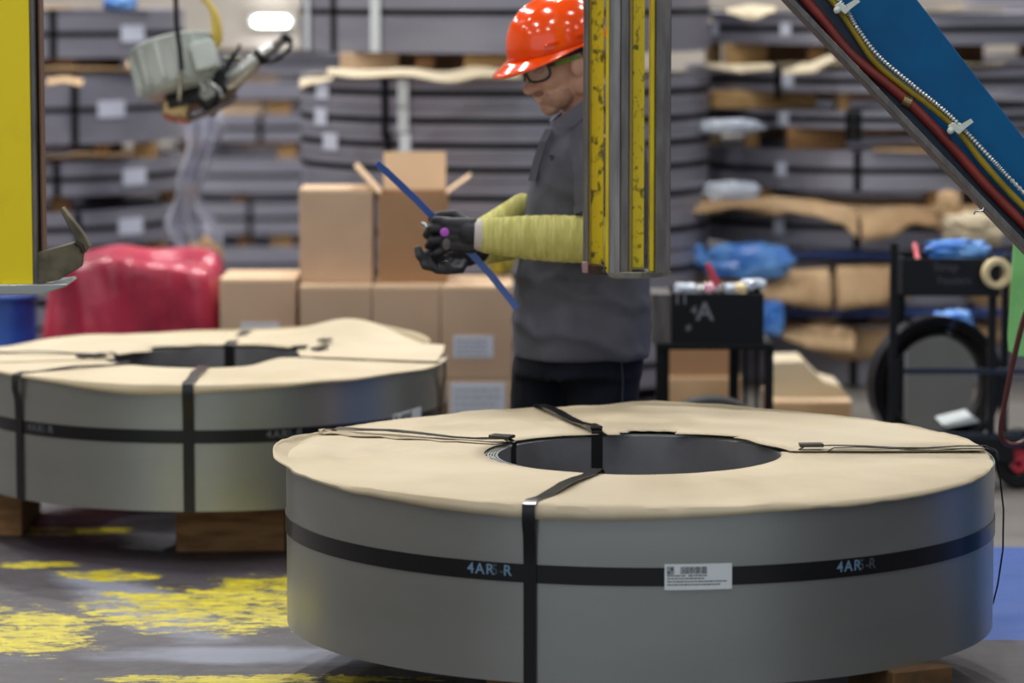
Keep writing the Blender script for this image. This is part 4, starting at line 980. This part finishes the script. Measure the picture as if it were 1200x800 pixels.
# hard hat
mb = MB(); rings = 16; seg = 48; vs = []
def shell(a, t, ex=0):     # t 0 rim .. 1 crown
    th = t*PI/2; cr = math.cos(th)**.82; sr = math.sin(th)
    f = .128*math.cos(a)*cr*1.02; l = .104*math.sin(a)*cr; u = -.006 + .122*sr
    f += .004
    rid = math.exp(-(l/.016)**2)*.006*sr + (math.exp(-((abs(l)-.045)/.009)**2)*.003*sr)
    n = Vector((f, l, u*.8)).normalized()*(rid+ex); return (f+n.x, l+n.y, u+n.z)
for j in range(rings+1):
    for i in range(seg): vs.append(H(*shell(2*PI*i/seg, min(j/rings, .995))))
fs = [(j*seg+i, j*seg+(i+1) % seg, (j+1)*seg+(i+1) % seg, (j+1)*seg+i) for j in range(rings) for i in range(seg)] + [tuple(rings*seg+i for i in range(seg))]
hat = obj('hard_hat', mb.add(vs, fs), hatm, wk, smooth=50, solid=.003)
mb = MB(); vs = []; n = 60
for i in range(n):
    a = 2*PI*i/n; f, l, u = shell(a, 0); c = max(0, math.cos(a)); ext = .007 + .044*c**1.6
    for k in range(5):
        s = k/4; vs.append(H(f + math.cos(a)*ext*s, l + math.sin(a)*ext*s*.9, u - .004*s - .022*c*s))
fs = [(i*5+k, i*5+k+1, ((i+1) % n)*5+k+1, ((i+1) % n)*5+k) for i in range(n) for k in range(4)]
obj('brim', mb.add(vs, fs), hatm, hat, smooth=60, solid=.004)
for a in (1.15, 1.8):
    f, l, u = shell(a, .10, .004); obj('accessory_slot', MB().box(H(f, l, u+.006), (.04*HS, .008, .010), Matrix((fwd, lat, upv)).transposed()), hatm, hat, bevel=.002)
obj('suspension_band', MB().add([H(.098*math.cos(2*PI*i/40), .084*math.sin(2*PI*i/40), -.026+.012*k) for i in range(40) for k in range(2)], [(i*2, ((i+1) % 40)*2, ((i+1) % 40)*2+1, i*2+1) for i in range(40)]), mat('dark_headband', (30,34,44), .6), hat, solid=.003)
# polo shirt: lofted torso rings (px left, px right, py, half depth)
rings_ = [(650,742,144,.08),(640,750,154,.14),(634,756,172,.19),(626,760,200,.195),(619,762,230,.19),(613,762,262,.185),(608,762,300,.185),(604,763,340,.19),(601,764,375,.195),(600,762,402,.195),(601,760,417,.19)]
def loft(rg, n=40, closed_top=True, wr=0, seed=1, sq=.9, fold=0):
    mb = MB(); vs = []
    for j, (x0, x1, y, d) in enumerate(rg):
        c = Q((x0+x1)/2, y); rx = (x1-x0)/2/4000*YM
        for i in range(n):
            a = 2*PI*i/n; ca, sa = math.cos(a), math.sin(a); e = .85
            X = rx*math.copysign(abs(ca)**e, ca); Y = d*math.copysign(abs(sa)**e, sa)
            p = Vector((c.x+X, c.y+Y, c.z)); w_ = 1 + wr*noise.noise(Vector((ca*1.6+seed, sa*1.6, c.z*9 + ca*2))) + wr*.5*noise.noise(Vector((ca*3, sa*3+seed, c.z*22+sa*4)))
            w_ += (fold*9*max(0, math.sin(c.z*46 + 2.2*ca + 1.5*noise.noise(Vector((ca*2, sa*2, c.z*5)))))**3*(.3+max(0, -sa))*(1 if c.z < 1.08 else .45) if fold else 0)
            vs.append(Vector((c.x+X*w_, c.y+Y*w_, c.z + .006*noise.noise(Vector((ca*2, sa*2, 7))) * (j == len(rg)-1))))
    fs = [(j*n+i, (j+1)*n+i, (j+1)*n+(i+1) % n, j*n+(i+1) % n) for j in range(len(rg)-1) for i in range(n)]
    if closed_top: fs += [tuple(range(n)), tuple(((len(rg)-1)*n+i) for i in range(n))[::-1]]
    return mb.add(vs, fs)
def dense(rg, k=4):
    out = []
    for i in range(len(rg)-1):
        for s in range(k):
            u = s/k; out.append(tuple(a+(b-a)*u for a, b in zip(rg[i], rg[i+1])))
    return out + [rg[-1]]
mb = loft(dense(rings_, 6), 72, wr=.055, fold=.007)
def mix(a, b, s): return a + (b-a)*s
mb.limb([shN + Vector((.0,.04,.0)), mix(shN, elN, .25), mix(shN, elN, .62)], [.085, .082, .083])
mb.limb([shF + Vector((.0,-.04,.0)), mix(shF, elF, .25), mix(shF, elF, .65)], [.085, .082, .08])
mb.limb([Q(672,160), Q(714,138)], [.068,.070]); mb.limb([Q(700,140), Q(700,172,-.12)], [.06,.08]); mb.limb([Q(688,150), Q(692,172,.1)], [.06,.08])
polo = obj('polo_shirt', mb, poloM, wk, remesh=.009, smo=3)
# collar, placket, emblem, sleeve hem
n = 40; vs = []
nc = Q(684,131); up_ = Vector((-.60, -.06, .80)).normalized(); fr_ = Vector((-.80, -.12, -.60)).normalized(); la_ = up_.cross(fr_).normalized()
for i in range(n+1):
    a = .20 + (2*PI-.40)*i/n; c_ = math.cos(a); d = fr_*c_*1.22 + la_*math.sin(a)
    for r_, z in ((.070, .030), (.078, .034), (.092, .010), (.100+.012*max(0, c_), -.014-.030*max(0, c_)), (.096+.010*max(0, c_), -.018-.030*max(0, c_))):
        vs.append(nc + d*r_ + up_*z)
obj('collar', MB().add(vs, [(i*5+k, i*5+k+1, (i+1)*5+k+1, (i+1)*5+k) for i in range(n) for k in range(4)]), mat('collar_knit', (104,105,118), .9), polo, solid=.004, smooth=60)
obj('placket', MB().ribbon([Q(644,152,-.10), Q(637,166,-.125), Q(630,188,-.115), Q(624,212,-.11)], Vector((.02,-.022,0)), .006), mat('dark_placket', (76,77,88), .9), polo)
obj('chest_emblem', MB().slab([Q(643,182,-.182), Q(648,181,-.186), Q(650,185,-.187), Q(646,189,-.186)], (0,-.012,0)), mat('emblem_thread', (38,44,54), .8), polo)
d = (elN-shN).normalized(); e0 = mix(shN, elN, .66)
obj('sleeve_hem', MB().tube([e0 - d*.012, e0 + d*.012], .086, 28), poloM, polo, smooth=60)
for y in (163, 176): obj('button', MB().sph(Q(638 - (y-163)*.45, y, -.112), .0045, 8, 6), mat('grey_button', (40,42,50), .4), polo)
# jeans
mb = loft([(606,757,396,.165),(602,755,420,.165),(601,753,440,.16)], 40)
mb.limb([Q(634,430,.05), Q(632,470,.055), Q(630,530,.06), Q(636,600,.07), P(640,655,YM+.07)], [.085,.084,.078,.07,.068])
mb.limb([Q(707,432,-.02), Q(706,475,-.02), Q(704,535,-.01), Q(708,600,.0), P(712,660,YM)], [.108,.104,.092,.075,.070])
jeans = obj('jeans', mb, jeansM, wk, remesh=.011, smo=2)
obj('side_seam', MB().tube([Q(728,420,-.155), Q(730,450,-.125), Q(728,500,-.11)], .003, 6), mat('seam_thread', (52,58,74), .9), jeans)
for (x, yy) in ((P(640,650,YM).x, YM+.07), (P(712,650,YM).x, YM)):
    mb = MB(); mb.ell((x-.06, yy, .05), ((.15,0,0),(0,.055,0),(0,0,.05)), 20, 12); mb.ell((x, yy, .09), ((.06,0,0),(0,.05,0),(0,0,.09)), 20, 12); mb.bx(x-.2, x+.06, yy-.05, yy+.05, .0, .025)
    obj('boot', mb, blackr, wk, remesh=.008, smo=2)
# protective sleeves
def arm_sleeve(a, b, r0, r1, rel, name):
    k = 46; pts = [mix(a, b, i/k) for i in range(k+1)]
    rr = [(r0+(r1-r0)*(i/k)**1.0)*(1 + .022*math.sin(i*1.9) + .02*noise.noise(Vector((i*.6, rel, 0)))) + (.010*math.sin(i/k*PI)) for i in range(k+1)]
    return MB().tube(pts, rr, 28)
mb = arm_sleeve(elN + Vector((.02,0,0)), wrN, .062, .046, 1, ''); mb.limb([mix(shN, elN, .55), elN+Vector((-.006,0,.004))], [.070,.066])
sl = obj('arm_sleeve', mb, sleeveM, wk, remesh=.006, smo=1)
mb = arm_sleeve(elF, wrF, .056, .046, 2, ''); mb.limb([mix(shF, elF, .5), elF], [.064,.06]); mb.limb([Q(612,240,.04), Q(566,272,-.08)], [.034,.040])
obj('arm_sleeve', mb, sleeveM, wk, remesh=.007, smo=1)
cf = obj('glove_cuff', MB().tube([wrN+Vector((.010,0,0)), wrN+Vector((-.016,0,.001))], [.046,.040], 24), mat('white_cuff', (186,180,180), .8), wk)
# gloves: palms and five separate fingers each
def fingers(mb, chains):
    for pts, r in chains: mb.limb(pts, [r, r*.97, r*.93, r*.86][:len(pts)])
NH = -.26
def N(x, y, d=0): return Q(x, y, NH+d)
mb = MB(); mb.limb([N(564,275), N(550,273)], [.036,.036])
for y0, y1 in ((262,262),(270,269),(278,278),(286,287)): mb.limb([N(552,y0+2,.0), N(524,y1,-.004)], [.022,.0175])
fingers(mb, [([N(526,259), N(510,258,.004), N(506,266,.03), N(516,268,.052)], .0125),
             ([N(524,268), N(505,268,.0), N(500,275,.028), N(512,278,.055)], .0130),
             ([N(524,279), N(507,282,.0), N(502,288,.028), N(514,289,.052)], .0125),
             ([N(526,290), N(512,296,.0), N(508,299,.024), N(518,298,.046)], .0112),
             ([N(550,262,.02), N(532,251,.04), N(516,252,.042), N(506,257,.036)], .0135)])
g1 = obj('glove', mb, gloveM, wk, remesh=.0038, smo=2, label='black glove, back of the hand towards the camera, violet mark')
obj('glove_mark', MB().ell(N(521,272,-.0205), ((.0125,0,0),(0,.004,0),(0,0,.0125)), 14, 8), violet, g1, label='violet mark on the glove')
obj('glove_scuff', MB().ell(N(523,286,-.0195), ((.011,0,0),(0,.004,0),(0,0,.017)), 12, 8), mat('grey_scuff', (88,84,86), .8), g1)
mb = MB(); mb.limb([N(560,294,.13), N(548,298,.12)], [.034,.034])
for d_ in (0, .022, .044, .064): mb.limb([N(550,298,.09+d_), N(524,300,.06+d_)], [.019,.018])
fingers(mb, [([N(524,304,.05), N(504,302,.03), N(492,300,.02), N(490,292,.03)], .0135),
             ([N(528,308,.045), N(512,314,.02), N(498,311,.015), N(494,302,.03)], .0130),
             ([N(536,309,.05), N(526,317,.02), N(512,316,.012), N(506,308,.02)], .0128),
             ([N(544,308,.055), N(540,316,.025), N(529,317,.012), N(522,309,.018)], .0118),
             ([N(545,292,.10), N(528,287,.09), N(512,291,.08), N(502,296,.07)], .0135)])
obj('glove', mb, gloveM, wk, remesh=.0038, smo=2, label='black glove, fingers curled upwards below the other hand')
# held strap and tool
pts = [(441,191),(452,200),(470,217),(490,236),(509,256),(530,276),(556,301),(575,322),(592,343),(606,361)]
tag(obj('steel_strap', MB().ribbon([Q(x, y, NH+.034+.004*math.sin(i)) for i, (x, y) in enumerate(pts)], Vector((.014,-.004,.013)), .0022), bluestrap), 'blue steel strap held diagonally in the worker\'s gloves', 'strap')
tag(obj('cutter_tip', MB().tube([N(493,261,.03), N(499,265,.03), N(514,273,.035)], [.005,.0075,.007], 8), brightsteel), 'small silver tool tip sticking out of the worker\'s upper fist', 'hand tool')
